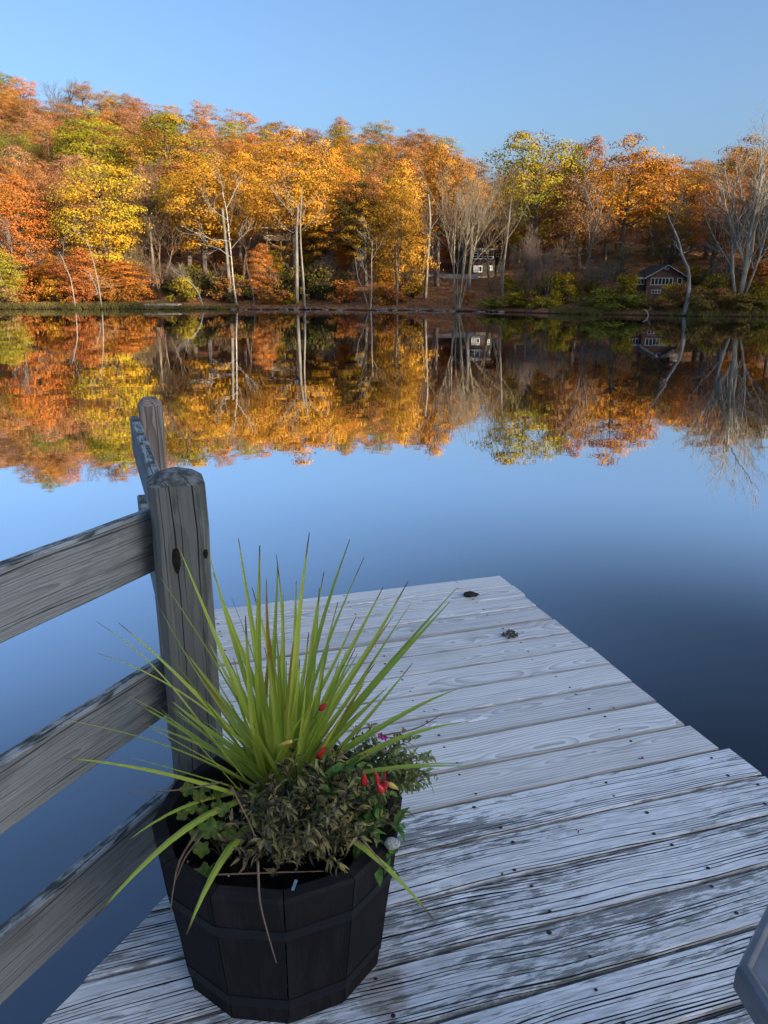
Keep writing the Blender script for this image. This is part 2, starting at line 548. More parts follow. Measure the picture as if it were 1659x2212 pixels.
def gen_tree(seed, H=15.0, cb=0.35, CR=4.2, nclump=95, per=200, leaf=0.21, clr=(0.85, 1.45), top=0.0, lean=0.0, flat=0.55, stems=1):
    """broadleaf tree: tapered trunk, limbs to every clump, leaves spread through each clump; returns trunk mesh, crown mesh"""
    rng = np.random.default_rng(seed)
    T = MB(); L = MB()
    base = []
    for k in range(stems):
        n = 9
        hh = np.linspace(0, 1, n)
        off = np.cumsum(rng.normal(0, 0.10, (n, 2)), axis=0) * np.linspace(0, 1, n)[:, None]
        sp = (rng.normal(0, 0.05, 2) * (k > 0) + np.array([lean, 0])) * H
        P = np.stack([off[:, 0] + sp[0] * hh + 0.3 * k, off[:, 1] + sp[1] * hh, hh * H * 0.9 - 0.4], 1)
        rad = 0.26 * (1 - hh) ** 0.8 + 0.025
        rad[0] *= 1.5
        if k: rad = rad * 0.7
        T.tube(P, rad, 7)
        base.append(P)
    P = base[0]
    cen = []
    tries = 0
    lob = rng.uniform(0, 6.28, 4)
    while len(cen) < nclump and tries < 6000:
        tries += 1
        t = rng.uniform(0, 1) ** 0.9
        prof = ((t + 0.12) ** 0.45) * ((1.02 - t) ** 0.55) * 1.25 + top * t
        a = rng.uniform(0, 2 * math.pi)
        lump = 1 + 0.22 * math.sin(2 * a + lob[0] + 4 * t) + 0.18 * math.sin(3 * a + lob[1] - 6 * t)
        rr = CR * prof * lump * (0.45 + 0.55 * rng.uniform(0, 1) ** 0.55)
        if rng.uniform() < 0.14: rr *= 1.22
        z = H * (cb + (1 - cb) * t * 0.97) - 0.6 + (rng.uniform(0, 0.9) if rng.uniform() < 0.15 else 0)
        ax = np.array([np.interp(z, P[:, 2], P[:, 0]), np.interp(z, P[:, 2], P[:, 1])])
        c = np.array([ax[0] + rr * math.cos(a), ax[1] + rr * math.sin(a), z + rng.normal(0, 0.2)])
        if any((c[0] - q[0]) ** 2 + (c[1] - q[1]) ** 2 + 1.8 * (c[2] - q[2]) ** 2 < 2.1 for q in cen): continue
        cen.append(c)
    cen = np.array(cen)
    for i, c in enumerate(cen):
        if rng.uniform() < 0.55:
            rr = math.hypot(c[0], c[1])
            zs = max(H * cb * 0.75, c[2] - rr * rng.uniform(0.4, 0.9))
            s = np.array([np.interp(zs, P[:, 2], P[:, 0]), np.interp(zs, P[:, 2], P[:, 1]), zs])
            mid = (s + c) / 2 + np.array([0, 0, -0.15 * rr * rng.uniform(0, 1)]) + rng.normal(0, 0.15, 3)
            T.tube([s, (s + mid) / 2 + rng.normal(0, .06, 3), mid, (mid + c) / 2 + rng.normal(0, .06, 3), c], np.linspace(0.085, 0.02, 5), 4, False)
        rc = rng.uniform(*clr)
        n = int(per * rng.uniform(0.7, 1.25))
        d = rng.normal(0, 1, (n, 3)); d /= np.linalg.norm(d, axis=1)[:, None]
        q = d * (rng.uniform(0, 1, n) ** 0.45)[:, None] * rc
        q[:, 2] *= flat
        q[:, :2] *= 1.15
        q *= np.where(rng.uniform(0, 1, n) < 0.14, rng.uniform(1.2, 1.6), 1.0)[:, None]
        # sprays bow down at their rim and reach outward from the trunk
        out = np.array([c[0], c[1], 0.0]); out /= np.linalg.norm(out) + 1e-6
        q += out[None, :] * (q @ out)[:, None] * 0.25
        q[:, 2] -= 0.16 * (q[:, 0] ** 2 + q[:, 1] ** 2) / rc
        nrm = d * np.array([0.95, 0.95, 1.0]) + rng.normal(0, 0.30, (n, 3)) + np.array([0, 0, 0.15]) + out * 0.45
        nrm /= np.linalg.norm(nrm, axis=1)[:, None]
        L.quads(leaf_quads(c + q, nrm, leaf * rng.uniform(0.6, 1.25, n), rng))
    return T.mesh("trunk", M['bark'], True), L.mesh("crown", M['leaf'])


def leaf_quads(C, N, S, rng, asp=0.72):
    n = len(C)
    a = rng.normal(0, 1, (n, 3))
    t = np.cross(N, a); t /= np.linalg.norm(t, axis=1)[:, None] + 1e-9
    b = np.cross(N, t)
    S = np.asarray(S)[:, None] * 0.5
    dz = N * S * 0.25
    return np.stack([C - t * S, C - b * S * asp + dz, C + t * S, C + b * S * asp + dz], 1)


def grow(B, p, d, L, r, lvl, mx, rng, wob=0.10, up=0.04, kids=(5, 6, 5, 4), ang=(22, 48), rmin=0.012, tips=None, start=0.28, keep=0.42):
    n = 7 if lvl == 0 else (5 if lvl < 3 else 3)
    P = [np.array(p, float)]
    d = np.array(d, float); d /= np.linalg.norm(d)
    D = [d]
    for i in range(n):
        d = d + rng.normal(0, wob, 3) + np.array([0, 0, up])
        d /= np.linalg.norm(d)
        P.append(P[-1] + d * L / n); D.append(d)
    P = np.array(P)
    rr = np.maximum(np.linspace(r, r * keep if lvl < mx else r * 0.4, n + 1), rmin * 0.7)
    B.tube(P, rr, 7 if lvl == 0 else (5 if lvl == 1 else 3), False)
    if lvl >= mx:
        if tips is not None: tips.append(P[-1])
        return
    nk = kids[min(lvl, len(kids) - 1)]
    for k in range(nk):
        f = start + (1 - start) * (k + rng.uniform(0.1, 0.9)) / nk
        i = f * n
        i0 = min(int(i), n - 1)
        q = P[i0] + (P[i0 + 1] - P[i0]) * (i - i0)
        dd = D[i0 + 1]
        a = rng.normal(0, 1, 3); a -= dd * np.dot(a, dd); a /= np.linalg.norm(a)
        th = R(rng.uniform(*ang))
        nd = dd * math.cos(th) + a * math.sin(th)
        grow(B, q, nd, L * rng.uniform(0.42, 0.66) * (1.12 - 0.45 * f), max(np.interp(i, range(n + 1), rr) * 0.62, rmin), lvl + 1, mx, rng,
             wob * 1.15, up, kids, ang, rmin, tips, 0.2, keep)


def gen_bare(seed, H=14.0, stems=((0, 0, 1.0, 0.22),), mx=4, kids=(7, 6, 5, 4), rmin=0.009, wob=0.07, up=0.05, ang=(20, 45), start=0.35, tips=None, name="trunk", mat='bark'):
    rng = np.random.default_rng(seed)
    B = MB()
    for (dx, dy, ln, r) in stems:
        grow(B, (dx * 0.6, dy * 0.6, -0.3), (dx, dy, 1.0), H * ln * 0.72, r, 0, mx, rng, wob, up, kids, ang, rmin, tips, start)
    return B.mesh(name, M[mat], True)


def gen_bush(seed, H=2.4, rx=1.7, nclump=26, per=85, leaf=0.2):
    rng = np.random.default_rng(seed)
    T = MB(); L = MB()
    for k in range(nclump):
        a = rng.uniform(0, 6.28); t = rng.uniform(0.08, 1.0)
        rr = rx * math.sqrt(rng.uniform(0, 1)) * math.sqrt(max(0.05, 1 - (t - 0.25) ** 2))
        c = np.array([rr * math.cos(a), rr * math.sin(a), H * t * 0.86])
        T.tube([(c[0] * 0.12, c[1] * 0.12, -0.15), c * [0.5, 0.5, 0.55] + rng.normal(0, 0.05, 3), c], [0.03, 0.018, 0.008], 4, False)
        n = int(per * rng.uniform(0.6, 1.3)); rc = rng.uniform(0.35, 0.62)
        d = rng.normal(0, 1, (n, 3)); d /= np.linalg.norm(d, axis=1)[:, None]
        q = d * (rng.uniform(0, 1, n) ** 0.45)[:, None] * rc
        q *= np.where(rng.uniform(0, 1, n) < 0.15, 1.5, 1.0)[:, None]
        q[:, 2] *= 0.75
        C = c + q; C[:, 2] = np.maximum(C[:, 2], 0.02)
        nrm = d * 0.7 + rng.normal(0, 0.55, (n, 3)) + np.array([0, 0, 0.3]); nrm /= np.linalg.norm(nrm, axis=1)[:, None]
        L.quads(leaf_quads(C, nrm, leaf * rng.uniform(0.6, 1.3, n), rng))
    return T.mesh("stems", M['bark']), L.mesh("foliage", M['leaf'])


# unit trees are 15 m high with a crown radius near 4.2 m; each is reused under many scales, turns and colours
VAR = {
    'full': [gen_tree(11, cb=0.14, CR=4.1, nclump=84), gen_tree(12, cb=0.18, CR=4.2, nclump=80), gen_tree(13, cb=0.16, CR=4.0, nclump=82, clr=(0.8, 1.3))],
    'mid': [gen_tree(21, cb=0.34, CR=4.3, nclump=66), gen_tree(22, cb=0.30, CR=4.4, nclump=66, stems=2), gen_tree(23, cb=0.38, CR=4.2, nclump=62, clr=(0.8, 1.35)),
            gen_tree(24, cb=0.36, CR=4.3, nclump=62, top=0.15)],
    'high': [gen_tree(31, cb=0.50, CR=4.4, nclump=54), gen_tree(32, cb=0.45, CR=4.2, nclump=56, stems=2), gen_tree(33, cb=0.53, CR=4.6, nclump=54, top=0.2)],
    'thin': [gen_tree(41, cb=0.35, CR=3.8, nclump=46, per=90, clr=(0.6, 1.1)), gen_tree(42, cb=0.40, CR=3.9, nclump=42, per=80, clr=(0.6, 1.1), stems=2)],
    'small': [gen_tree(51, H=15, cb=0.20, CR=5.2, nclump=56, per=230, leaf=0.32, clr=(1.2, 1.9)), gen_tree(52, H=15, cb=0.28, CR=5.0, nclump=52, per=220, leaf=0.32, clr=(1.2, 1.9))],
    'ridge': [gen_tree(61, cb=0.20, CR=4.6, nclump=74, top=0.25), gen_tree(62, cb=0.25, CR=4.6, nclump=74, top=0.35), gen_tree(63, cb=0.2, CR=4.6, nclump=70, top=0.3, per=190)],
}
BARE = [gen_bare(61), gen_bare(62, stems=((0.05, 0, 1, 0.2), (-0.15, 0.1, 0.9, 0.15))), gen_bare(63, kids=(8, 6, 5, 4), ang=(18, 38), start=0.3),
        gen_bare(64, stems=((0.12, 0.05, 0.9, 0.12), (-0.1, 0.1, 1.0, 0.13), (0.02, -0.1, 0.85, 0.1)), start=0.4)]
BUSH = [gen_bush(71), gen_bush(72, H=2.6, rx=1.5), gen_bush(73, nclump=20, per=60), gen_bush(74, H=1.8, rx=2.0)]

# ---- colours (linear): main and second
C = {
    'rust':   ((0.3404, 0.1369, 0.0444), (0.3996, 0.1998, 0.0444)),
    'orange': ((0.440, 0.175, 0.034), (0.37, 0.125, 0.032)),
    'amber': ((0.500, 0.240, 0.028), (0.42, 0.180, 0.030)),
    'gold': ((0.520, 0.290, 0.030), (0.44, 0.210, 0.028)),
    'yellow': ((0.60, 0.355, 0.030), (0.47, 0.35, 0.035)),
    'olive':  ((0.2220, 0.1776, 0.0222), (0.3700, 0.2442, 0.0259)),
    'green':  ((0.1184, 0.1332, 0.0207), (0.1998, 0.1850, 0.0237)),
    'goldgreen': ((0.42, 0.265, 0.026), (0.17, 0.165, 0.022)),
    'yellowgreen': ((0.31, 0.27, 0.034), (0.42, 0.30, 0.032)),
    'red':    ((0.3848, 0.1110, 0.0370), (0.4292, 0.1776, 0.0444)),
    'pink':   ((0.3552, 0.1628, 0.0888), (0.3700, 0.1998, 0.0814)),
    'brown':  ((0.2442, 0.1184, 0.0481), (0.3108, 0.1554, 0.0518)),
    'tan':    ((0.3848, 0.2294, 0.0962), (0.3404, 0.1628, 0.0666)),
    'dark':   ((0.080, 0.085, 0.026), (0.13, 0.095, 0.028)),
    'shade':  ((0.19, 0.145, 0.042), (0.27, 0.15, 0.040)),  # leaf colours with shade put into them, for plants in the shaded wood
    'lime': ((0.150, 0.175, 0.027), (0.21, 0.20, 0.035)),
}
BK = {'grey': (0.15, 0.125, 0.10), 'pale': (0.22, 0.19, 0.15), 'dark': (0.08, 0.064, 0.052), 'white': (0.45, 0.43, 0.40), 'tan': (0.21, 0.15, 0.095), 'pinkish': (0.21, 0.155, 0.12)}
trng = np.random.default_rng(77)


def setcol(o, c, c2=None):
    o.color = (c[0], c[1], c[2], 1)
    if c2 is not None: o["col2"] = [float(v) for v in c2]


def jit(c, amt=0.12):
    k = 1 + trng.uniform(-amt, amt)
    return tuple(max(0.004, v * k * (1 + trng.uniform(-amt, amt) * 0.5)) for v in c)


def put_mesh(name, me, parent):
    o = bpy.data.objects.new(name, me)
    COL.objects.link(o)
    o.parent = parent
    return o


def tree(kind, x, y, height, radius, col, label, group=None, bark='grey', rz=None, vi=None, z=None, name='autumn_tree', cat='tree'):
    vs = VAR[kind]
    tm, cm = vs[vi if vi is not None else trng.integers(len(vs))]
    z = float(ground(x, y)) if z is None else z
    e = empty(name, (x, y, z), trng.uniform(0, 6.28) if rz is None else rz)
    s = radius / 4.4
    e.scale = (s, s, height / 15.0)
    tag(e, label, cat, group)
    tr = put_mesh('trunk', tm, e); setcol(tr, jit(BK[bark], 0.2))
    cr = put_mesh('crown', cm, e); setcol(cr, jit(C[col][0], 0.22), jit(C[col][1], 0.22))
    return e


def bare(x, y, height, width, label, group=None, bark='grey', vi=None, rz=None, name='bare_tree', me=None):
    me = me or BARE[vi if vi is not None else trng.integers(len(BARE))]
    e = empty(name, (x, y, float(ground(x, y))), trng.uniform(0, 6.28) if rz is None else rz)
    e.scale = (width, width, height / 14.0)
    tag(e, label, 'tree', group)
    o = put_mesh('trunk', me, e); setcol(o, jit(BK[bark], 0.15))
    return e


def bush(x, y, h, w, col, label, group=None, vi=None, name='shrub', cat='shrub'):
    tm, lm = BUSH[vi if vi is not None else trng.integers(len(BUSH))]
    e = empty(name, (x, y, float(ground(x, y))), trng.uniform(0, 6.28))
    e.scale = (w / 1.9, w / 1.9, h / 2.4)
    tag(e, label, cat, group)
    s = put_mesh('stem', tm, e); setcol(s, BK['dark'])
    f = put_mesh('foliage', lm, e); setcol(f, jit(C[col][0]), jit(C[col][1]))
    return e


def spot(px, w):
    """ground point w metres behind the waterline, under photo column px"""
    u = (px - 829.5) / FP
    Y = 85.0
    for _ in range(12):
        X = u * (Y * CP + 0.0) * 1.0
        Y = float(shore(X)) + w
    # correct the column for the point's own height
    z = float(ground(X, Y))
    for _ in range(4):
        depth = Y * CP - (z - EYE) * SP
        X = u * depth
        Y = float(shore(X)) + w
        z = float(ground(X, Y))
    return X, Y, z


def ytop(px, py, Y):
    return at(px, py, Y)[2]


def key(kind, px, py_top, halfw, w, col, label, bark='grey', vi=None, group=None, rz=None, name='autumn_tree'):
    X, Y, z = spot(px, w)
    h = ytop(px, py_top, Y) - z
    r = halfw / FP * Y * 1.02
    return tree(kind, X, Y, h, r, col, label, group, bark, rz, vi, z, name)


# ---- front trees, left to right
key('full', 62, 385, 82, 9, 'orange', 'orange leafed tree at the far left end of the shore, leaves down to the ground', vi=0)
key('full', 10, 535, 50, 4, 'yellowgreen', 'low yellow-green tree at the left edge of the shore, below the orange tree', vi=1)
key('full', 118, 545, 34, 5, 'amber', 'small amber tree on the shore between the far-left orange tree and the leaning sapling', vi=2)
key('full', 235, 328, 96, 10, 'yellow', 'big bright yellow tree with greenish lower boughs, widest of the left shore trees', vi=1)
key('small', 180, 535, 44, 5, 'red', 'low red-orange tree behind the leaning sapling on the left shore', vi=0)
key('small', 265, 560, 52, 7, 'orange', 'small orange tree under the big yellow tree', vi=1)
key('small', 215, 590, 38, 5, 'tan', 'pale peach thin-leaved tree by the left shore saplings', vi=0)
key('mid', 445, 345, 92, 16, 'gold', 'golden tree behind the white birch, reaching left over a dark gap', vi=0)
key('mid', 378, 235, 95, 42, 'goldgreen', 'tall green and gold tree high behind the golden tree with the birch', vi=1)
key('mid', 215, 245, 80, 48, 'goldgreen', 'tall gold-green tree above the big yellow tree', vi=2)
key('full', 165, 262, 42, 46, 'green', 'dark green tree left of the gold-green one above the big yellow tree', vi=0)
key('full', 190, 325, 40, 30, 'pink', 'dusty pink tree showing above the left part of the big yellow tree', vi=2)
key('high', 640, 300, 98, 11, 'amber', 'wide amber tree over the two tall grey trunks at the shore', vi=0)
key('full', 566, 520, 40, 6, 'orange', 'small orange tree at the foot of the wide amber tree, left of two trunks', vi=2)
key('mid', 520, 330, 70, 22, 'gold', 'gold tree between the golden tree with the birch and the wide amber tree', vi=3)
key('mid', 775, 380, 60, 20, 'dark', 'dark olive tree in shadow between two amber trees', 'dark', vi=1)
key('mid', 700, 300, 70, 34, 'amber', 'amber orange tree behind the dark olive tree', vi=2)
key('full', 862, 350, 66, 6, 'amber', 'yellow-orange tree with its foot by the water, left of the bare many-stemmed tree', vi=0)
key('high', 945, 308, 66, 15, 'amber', 'bright orange-yellow tall tree behind the bare many-stemmed tree', 'pale', vi=1)
key('high', 1150, 284, 92, 20, 'goldgreen', 'tall green-gold tree to the right of the notch in the skyline', 'pale', vi=2)
key('mid', 1225, 320, 46, 26, 'green', 'dark green crown at the right side of the tall green-gold tree', vi=0)
key('mid', 1250, 292, 52, 40, 'red', 'red-orange tree peeping over the dark green crown', vi=3)
key('high', 1335, 305, 98, 24, 'amber', 'wide orange tree above and left of the brown cottage', vi=0)
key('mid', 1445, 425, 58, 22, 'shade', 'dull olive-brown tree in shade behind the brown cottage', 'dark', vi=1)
key('mid', 1400, 330, 55, 45, 'orange', 'orange tree behind the wide orange one above the cottage', vi=3)
key('mid', 1500, 352, 60, 60, 'amber', 'amber tree far back between the cottage and the big pale bare tree', vi=2)
key('mid', 1600, 300, 80, 50, 'rust', 'rust brown tree behind the big pale bare tree', vi=0)
key('thin', 1530, 430, 60, 18, 'brown', 'thin brown tree left of the big pale bare tree', 'dark', vi=0)
key('thin', 1340, 520, 60, 12, 'shade', 'thin dull tree in shade left of the brown cottage', 'dark', vi=1)
key('thin', 1215, 530, 50, 12, 'brown', 'thin brown-leaved tree in shade right of the grey sapling clump', 'dark', vi=0)

key('thin', 622, 470, 44, 12, 'gold', 'sparse golden young tree half hiding the raised timber deck', vi=1)
# ---- bare trees
# the many-stemmed tree by the water in the middle
X, Y, z = spot(988, 0.9)
tips = []
me = gen_bare(81, 16.0, ((-0.15, 0.05, 1.0, 0.135), (-0.05, 0.1, 1.02, 0.115), (0.09, 0.0, 1.0, 0.125), (0.22, 0.12, 0.98, 0.11), (0.14, -0.1, 0.85, 0.085), (-0.02, -0.08, 0.8, 0.08)),
              mx=4, kids=(6, 5, 4, 3), start=0.46, ang=(16, 38), wob=0.05, rmin=0.009)
e = empty('bare_tree', (X, Y, z)); tag(e, 'many-stemmed bare tree at the water edge with pale stems fanning from one foot', 'tree')
o = put_mesh('trunk', me, e); setcol(o, (0.27, 0.22, 0.15))
# big pale tree on the right
X, Y, z = spot(1592, 5)
me = gen_bare(82, 18.5, ((0.05, 0.0, 1.0, 0.28), (0.17, 0.12, 0.98, 0.22), (-0.05, 0.1, 0.92, 0.17), (0.28, -0.1, 0.85, 0.12)), mx=4, kids=(8, 5, 5, 3), start=0.26, ang=(20, 48), wob=0.06, rmin=0.010)
e = empty('bare_tree', (X, Y, z)); tag(e, 'tallest pale bare tree, thick trunks rising over the right shore', 'tree')
o = put_mesh('trunk', me, e); setcol(o, (0.33, 0.29, 0.225))


def keybare(px, py_top, w, width, label, bark='tan', vi=None, group=None, name='bare_tree'):
    X, Y, z = spot(px, w)
    return bare(X, Y, (ytop(px, py_top, Y) - z) * 1.06, width, label, group, bark, vi, None, name)


keybare(312, 318, 22, 1.0, 'bare tan tree in the gap right of the big yellow tree', 'tan', 2)
keybare(1270, 365, 16, 1.0, 'pale bare tree under the wide orange tree, left of the cottage', 'pale', 0)
keybare(1060, 385, 14, 1.2, 'bare tan tree just right of the many-stemmed tree', 'tan', 3)
keybare(45, 470, 7, 0.9, 'slim pale bare tree in front of the far-left orange tree', 'pale', 1)
keybare(350, 430, 12, 1.0, 'brownish bare tree in the dark gap beside the big yellow tree', 'tan', 3)
keybare(1560, 400, 12, 1.2, 'grey bare tree just left of the tallest pale tree', 'grey', 1)
keybare(1640, 330, 11, 1.2, 'grey bare tree at the right edge behind the tallest pale tree', 'grey', 2)
keybare(1420, 480, 16, 1.0, 'dark bare tree above the brown cottage roof', 'dark', 0)
keybare(905, 430, 10, 0.8, 'slim bare tree left of the many-stemmed tree', 'pale', 0)
for px, h in ((1122, 500), (1136, 530), (1148, 495), (1162, 520), (1180, 510)):
    keybare(px, h, 3 + (px % 5) * 0.5, 0.42, 'slim grey sapling in the clump of bare saplings left of the grassy landing', 'pinkish', 3, 'clump of bare saplings', 'bare_sapling')
for px, h in ((690, 545), (1235, 540), (1255, 560), (1290, 545), (1315, 560), (1530, 540), (1550, 560), (1625, 560)):
    keybare(px, h, 7 + (px % 3), 0.6, 'thin grey bare sapling in the shade of the shore wood', 'grey', None, 'thin saplings in the shaded wood', 'bare_sapling')


for px, h in ((22, 520), (78, 500), (98, 530), (138, 560), (188, 545), (262, 540), (284, 520), (296, 560), (346, 545), (372, 560), (396, 570), (470, 560), (532, 570), (600, 560), (716, 560), (752, 560), (838, 570), (880, 560)):
    keybare(px, h, 5 + (px % 5), 0.5, 'slender tan bare sapling in the sunlit left half of the shore wood', 'tan', None, 'slender saplings in the sunlit shore wood', 'bare_sapling')


def stem_tree(name, pts, r0, r1, w, label, col, mat='bark', twigs=None, seed=1, cat='tree'):
    """a trunk traced bend by bend (photo pixels), standing w metres behind the waterline"""
    X, Y, z = spot(*pts[0][:1], w)
    P = [np.array([X, Y, z - 0.3])]
    for i, q in enumerate(pts[1:]):
        P.append(at(q[0], q[1], Y + (0.3 * math.sin(i * 2.1))))
    P = np.array(P)
    o0 = P[0] + np.array([0, 0, 0.3])
    e = empty(name, o0)
    tag(e, label, cat)
    b = MB()
    tt = np.linspace(0, len(P) - 1, 3 * len(P))
    Q = np.stack([np.interp(tt, range(len(P)), P[:, k]) for k in range(3)], 1)
    Q[1:-1] = (Q[:-2] + 2 * Q[1:-1] + Q[2:]) / 4
    b.tube(Q - o0, np.linspace(r0, r1, len(Q)), 7)
    rng = np.random.default_rng(seed)
    for tw in (twigs or []):
        f, dx, dz, L, r = tw
        i = int(f * (len(Q) - 1))
        grow(b, Q[i] - o0, (dx, rng.uniform(-0.4, 0.4), dz), L, r * 0.75, 1, 3, rng, 0.13, 0.05, (4, 5, 4, 3), (22, 50), 0.009)
    o = b.build('trunk', M[mat], e, True)
    setcol(o, col)
    return e


stem_tree('birch_tree', [(512,), (504, 610), (500, 560), (494, 500), (490, 455), (480, 415)], 0.115, 0.04, 2.5,
          'white birch trunk standing in front of the golden tree', (0.384, 0.371, 0.345), 'birch',
          [(0.55, -1.0, 0.25, 5.0, 0.06), (0.5, 0.8, 0.6, 4.0, 0.05), (0.75, -0.6, 0.8, 4.0, 0.05), (0.85, 0.5, 1, 4, 0.045), (0.98, 0.0, 1, 3.5, 0.04), (0.42, -0.9, 0.5, 4.0, 0.05)], 3)
stem_tree('tall_tree', [(497,), (494, 590), (487, 520), (480, 450)], 0.28, 0.16, 4.5, 'thick grey trunk just left of the white birch', (0.217, 0.185, 0.141), 'bark',
          [(0.9, -0.7, 0.8, 4, 0.07), (0.8, 0.6, 0.8, 4, 0.07)], 4)
stem_tree('tall_tree', [(641,), (641, 560), (640, 500), (644, 440)], 0.26, 0.12, 3.6, 'thicker of two tall grey trunks by the water, the left one', (0.217, 0.192, 0.160), 'bark',
          [(0.8, 0.7, 0.9, 4, 0.08), (0.85, -0.8, 0.8, 5, 0.09), (0.7, -0.9, 0.5, 4, 0.07)], 5)
stem_tree('tall_tree', [(658,), (655, 600), (650, 540), (648, 470), (654, 400)], 0.17, 0.04, 0.7, 'slimmer of two tall grey trunks, the right one rooted at the water', (0.256, 0.237, 0.205), 'bark',
          [(0.7, 0.7, 0.7, 4, 0.06), (0.85, -0.5, 0.8, 4, 0.06)], 6)
stem_tree('tall_tree', [(330,), (331, 570), (326, 520), (322, 470)], 0.24, 0.12, 10, 'straight lit trunk right of the big yellow tree', (0.269, 0.217, 0.153), 'bark', [(0.9, 0.5, 1, 3, 0.05)], 7)
stem_tree('tall_tree', [(408,), (410, 560), (408, 500), (400, 450)], 0.40, 0.25, 16, 'stout lit trunk left of the birch, under the golden tree', (0.269, 0.217, 0.153), 'bark', [(0.9, -0.6, 1, 4, 0.1)], 8)
stem_tree('dead_tree', [(1478,), (1487, 640), (1489, 600), (1486, 578), (1474, 555), (1466, 520), (1448, 480), (1440, 458)], 0.21, 0.06, 0.4,
          'dead white trunk bending left at its top, at the water right of the cottage', (0.270, 0.252, 0.235), 'bark',
          [(0.62, -0.9, 0.6, 1.2, 0.06), (0.85, 0.6, 1.0, 2.5, 0.04), (0.98, -0.4, 1, 2.5, 0.03)], 9)
stem_tree('leaning_sapling', [(163,), (157, 625), (152, 600), (140, 570), (128, 545)], 0.08, 0.03, 0.8, 'white sapling leaning left, leftmost of the leaning shore saplings', (0.270, 0.243, 0.209), 'birch',
          [(0.6, -0.5, 0.8, 2.5, 0.03), (0.9, 0.3, 1, 2.5, 0.025)], 10)
stem_tree('leaning_sapling', [(220,), (212, 610), (203, 570), (193, 535), (188, 515)], 0.08, 0.03, 0.9, 'tall pale sapling leaning left from a forked foot on the left shore', (0.261, 0.231, 0.191), 'birch',
          [(0.5, 0.5, 0.9, 3, 0.03), (0.8, -0.5, 1, 3, 0.03)], 11)
stem_tree('leaning_sapling', [(222,), (208, 622), (190, 585)], 0.065, 0.03, 1.0, 'shorter sapling leaning further left from the same foot', (0.239, 0.209, 0.174), 'birch',
          [(0.6, -0.5, 0.9, 2.0, 0.025)], 12)
stem_tree('leaning_sapling', [(441,), (432, 640), (420, 618), (400, 602), (385, 592)], 0.085, 0.03, 0.7, 'bent white sapling bowing left over the bank, right of the pale ledge', (0.261, 0.248, 0.231), 'birch',
          [(0.7, -0.8, 0.8, 2.2, 0.025), (0.9, -0.9, 0.3, 2, 0.02)], 13)
stem_tree('leaning_sapling', [(550,), (545, 620), (535, 585), (530, 550)], 0.085, 0.04, 1.0, 'grey sapling right of the birch with low side twigs', (0.131, 0.113, 0.100), 'bark',
          [(0.4, -1, 0.4, 2.5, 0.03), (0.55, 0.7, 0.6, 2.0, 0.03), (0.95, 0, 1, 3, 0.03)], 14)
stem_tree('tall_tree', [(800,), (803, 620), (802, 570), (805, 520)], 0.14, 0.03, 0.6, 'slim pale twin trunk at the water, straight stem left of the yellow-orange tree', (0.307, 0.275, 0.237), 'bark',
          [(0.5, -0.8, 0.7, 3, 0.04), (0.8, 0.5, 1, 3, 0.04), (0.97, -0.3, 1, 3, 0.04), (0.9, -0.5, 1, 2.5, 0.03)], 15)
stem_tree('leaning_sapling', [(798,), (784, 625), (772, 600), (768, 560)], 0.10, 0.03, 0.7, 'thin curving stem leaning left of the slim pale trunk', (0.200, 0.178, 0.156), 'bark', [(0.8, 0.3, 1, 2.5, 0.03)], 16)
stem_tree('tall_tree', [(857,), (857, 600), (855, 540), (858, 470)], 0.2, 0.06, 3.2, 'straight grey trunk at the water under the yellow-orange tree', (0.217, 0.192, 0.160), 'bark', [(0.8, 0.5, 1, 3, 0.05), (0.95, -0.3, 1, 3, 0.05)], 17)
stem_tree('tall_tree', [(918,), (921, 600), (925, 540), (930, 470), (925, 420)], 0.25, 0.1, 7, 'straight trunk left of the many-stemmed tree on the leafy bank', (0.243, 0.211, 0.166), 'bark',
          [(0.7, 0.6, 0.9, 4, 0.06), (0.85, -0.6, 1, 4, 0.06)], 18)
stem_tree('tall_tree', [(1012,), (1013, 600), (1018, 540), (1020, 480)], 0.26, 0.14, 6, 'grey trunk in front of the dark house, behind the many-stemmed tree', (0.141, 0.121, 0.102), 'bark', [(0.9, 0.6, 1, 4, 0.07)], 19)
stem_tree('tall_tree', [(1083,), (1085, 590), (1092, 540), (1100, 470), (1104, 430)], 0.24, 0.05, 9, 'trunk at the right corner of the dark house', (0.217, 0.185, 0.153), 'bark', [(0.6, 0.5, 1, 5, 0.07), (0.75, -0.5, 1, 5, 0.06), (0.95, 0.2, 1, 4, 0.05)], 20)
stem_tree('driftwood', [(1404,), (1398, 672), (1390, 668)], 0.07, 0.03, -0.6, 'white forked branch lying at the water edge left of the dead trunk', (0.422, 0.409, 0.384), 'bark',
          [(0.6, 0.6, 0.5, 0.5, 0.03)], 21, 'driftwood')

# ---- the mass of trees up the hill
LAND = [(60, 'the far-left orange tree'), (235, 'the big yellow tree'), (440, 'the white birch'), (640, 'the two tall grey trunks'), (770, 'the dark olive tree'), (860, 'the waterside orange tree'),
        (990, 'the many-stemmed bare tree'), (1150, 'the tall green-gold tree'), (1330, 'the wide orange tree'), (1440, 'the brown cottage'), (1600, 'the tallest pale tree')]
CNAME = {'rust': 'rust orange', 'orange': 'orange', 'amber': 'amber', 'gold': 'golden', 'yellow': 'yellow', 'olive': 'olive', 'green': 'green', 'goldgreen': 'green and gold', 'red': 'red',
         'pink': 'dusty pink', 'brown': 'brown', 'tan': 'pale tan', 'shade': 'shade-dulled brown', 'dark': 'dark', 'yellowgreen': 'yellow-green', 'lime': 'lime'}


def near_land(px):
    return min(LAND, key=lambda q: abs(q[0] - px))[1]


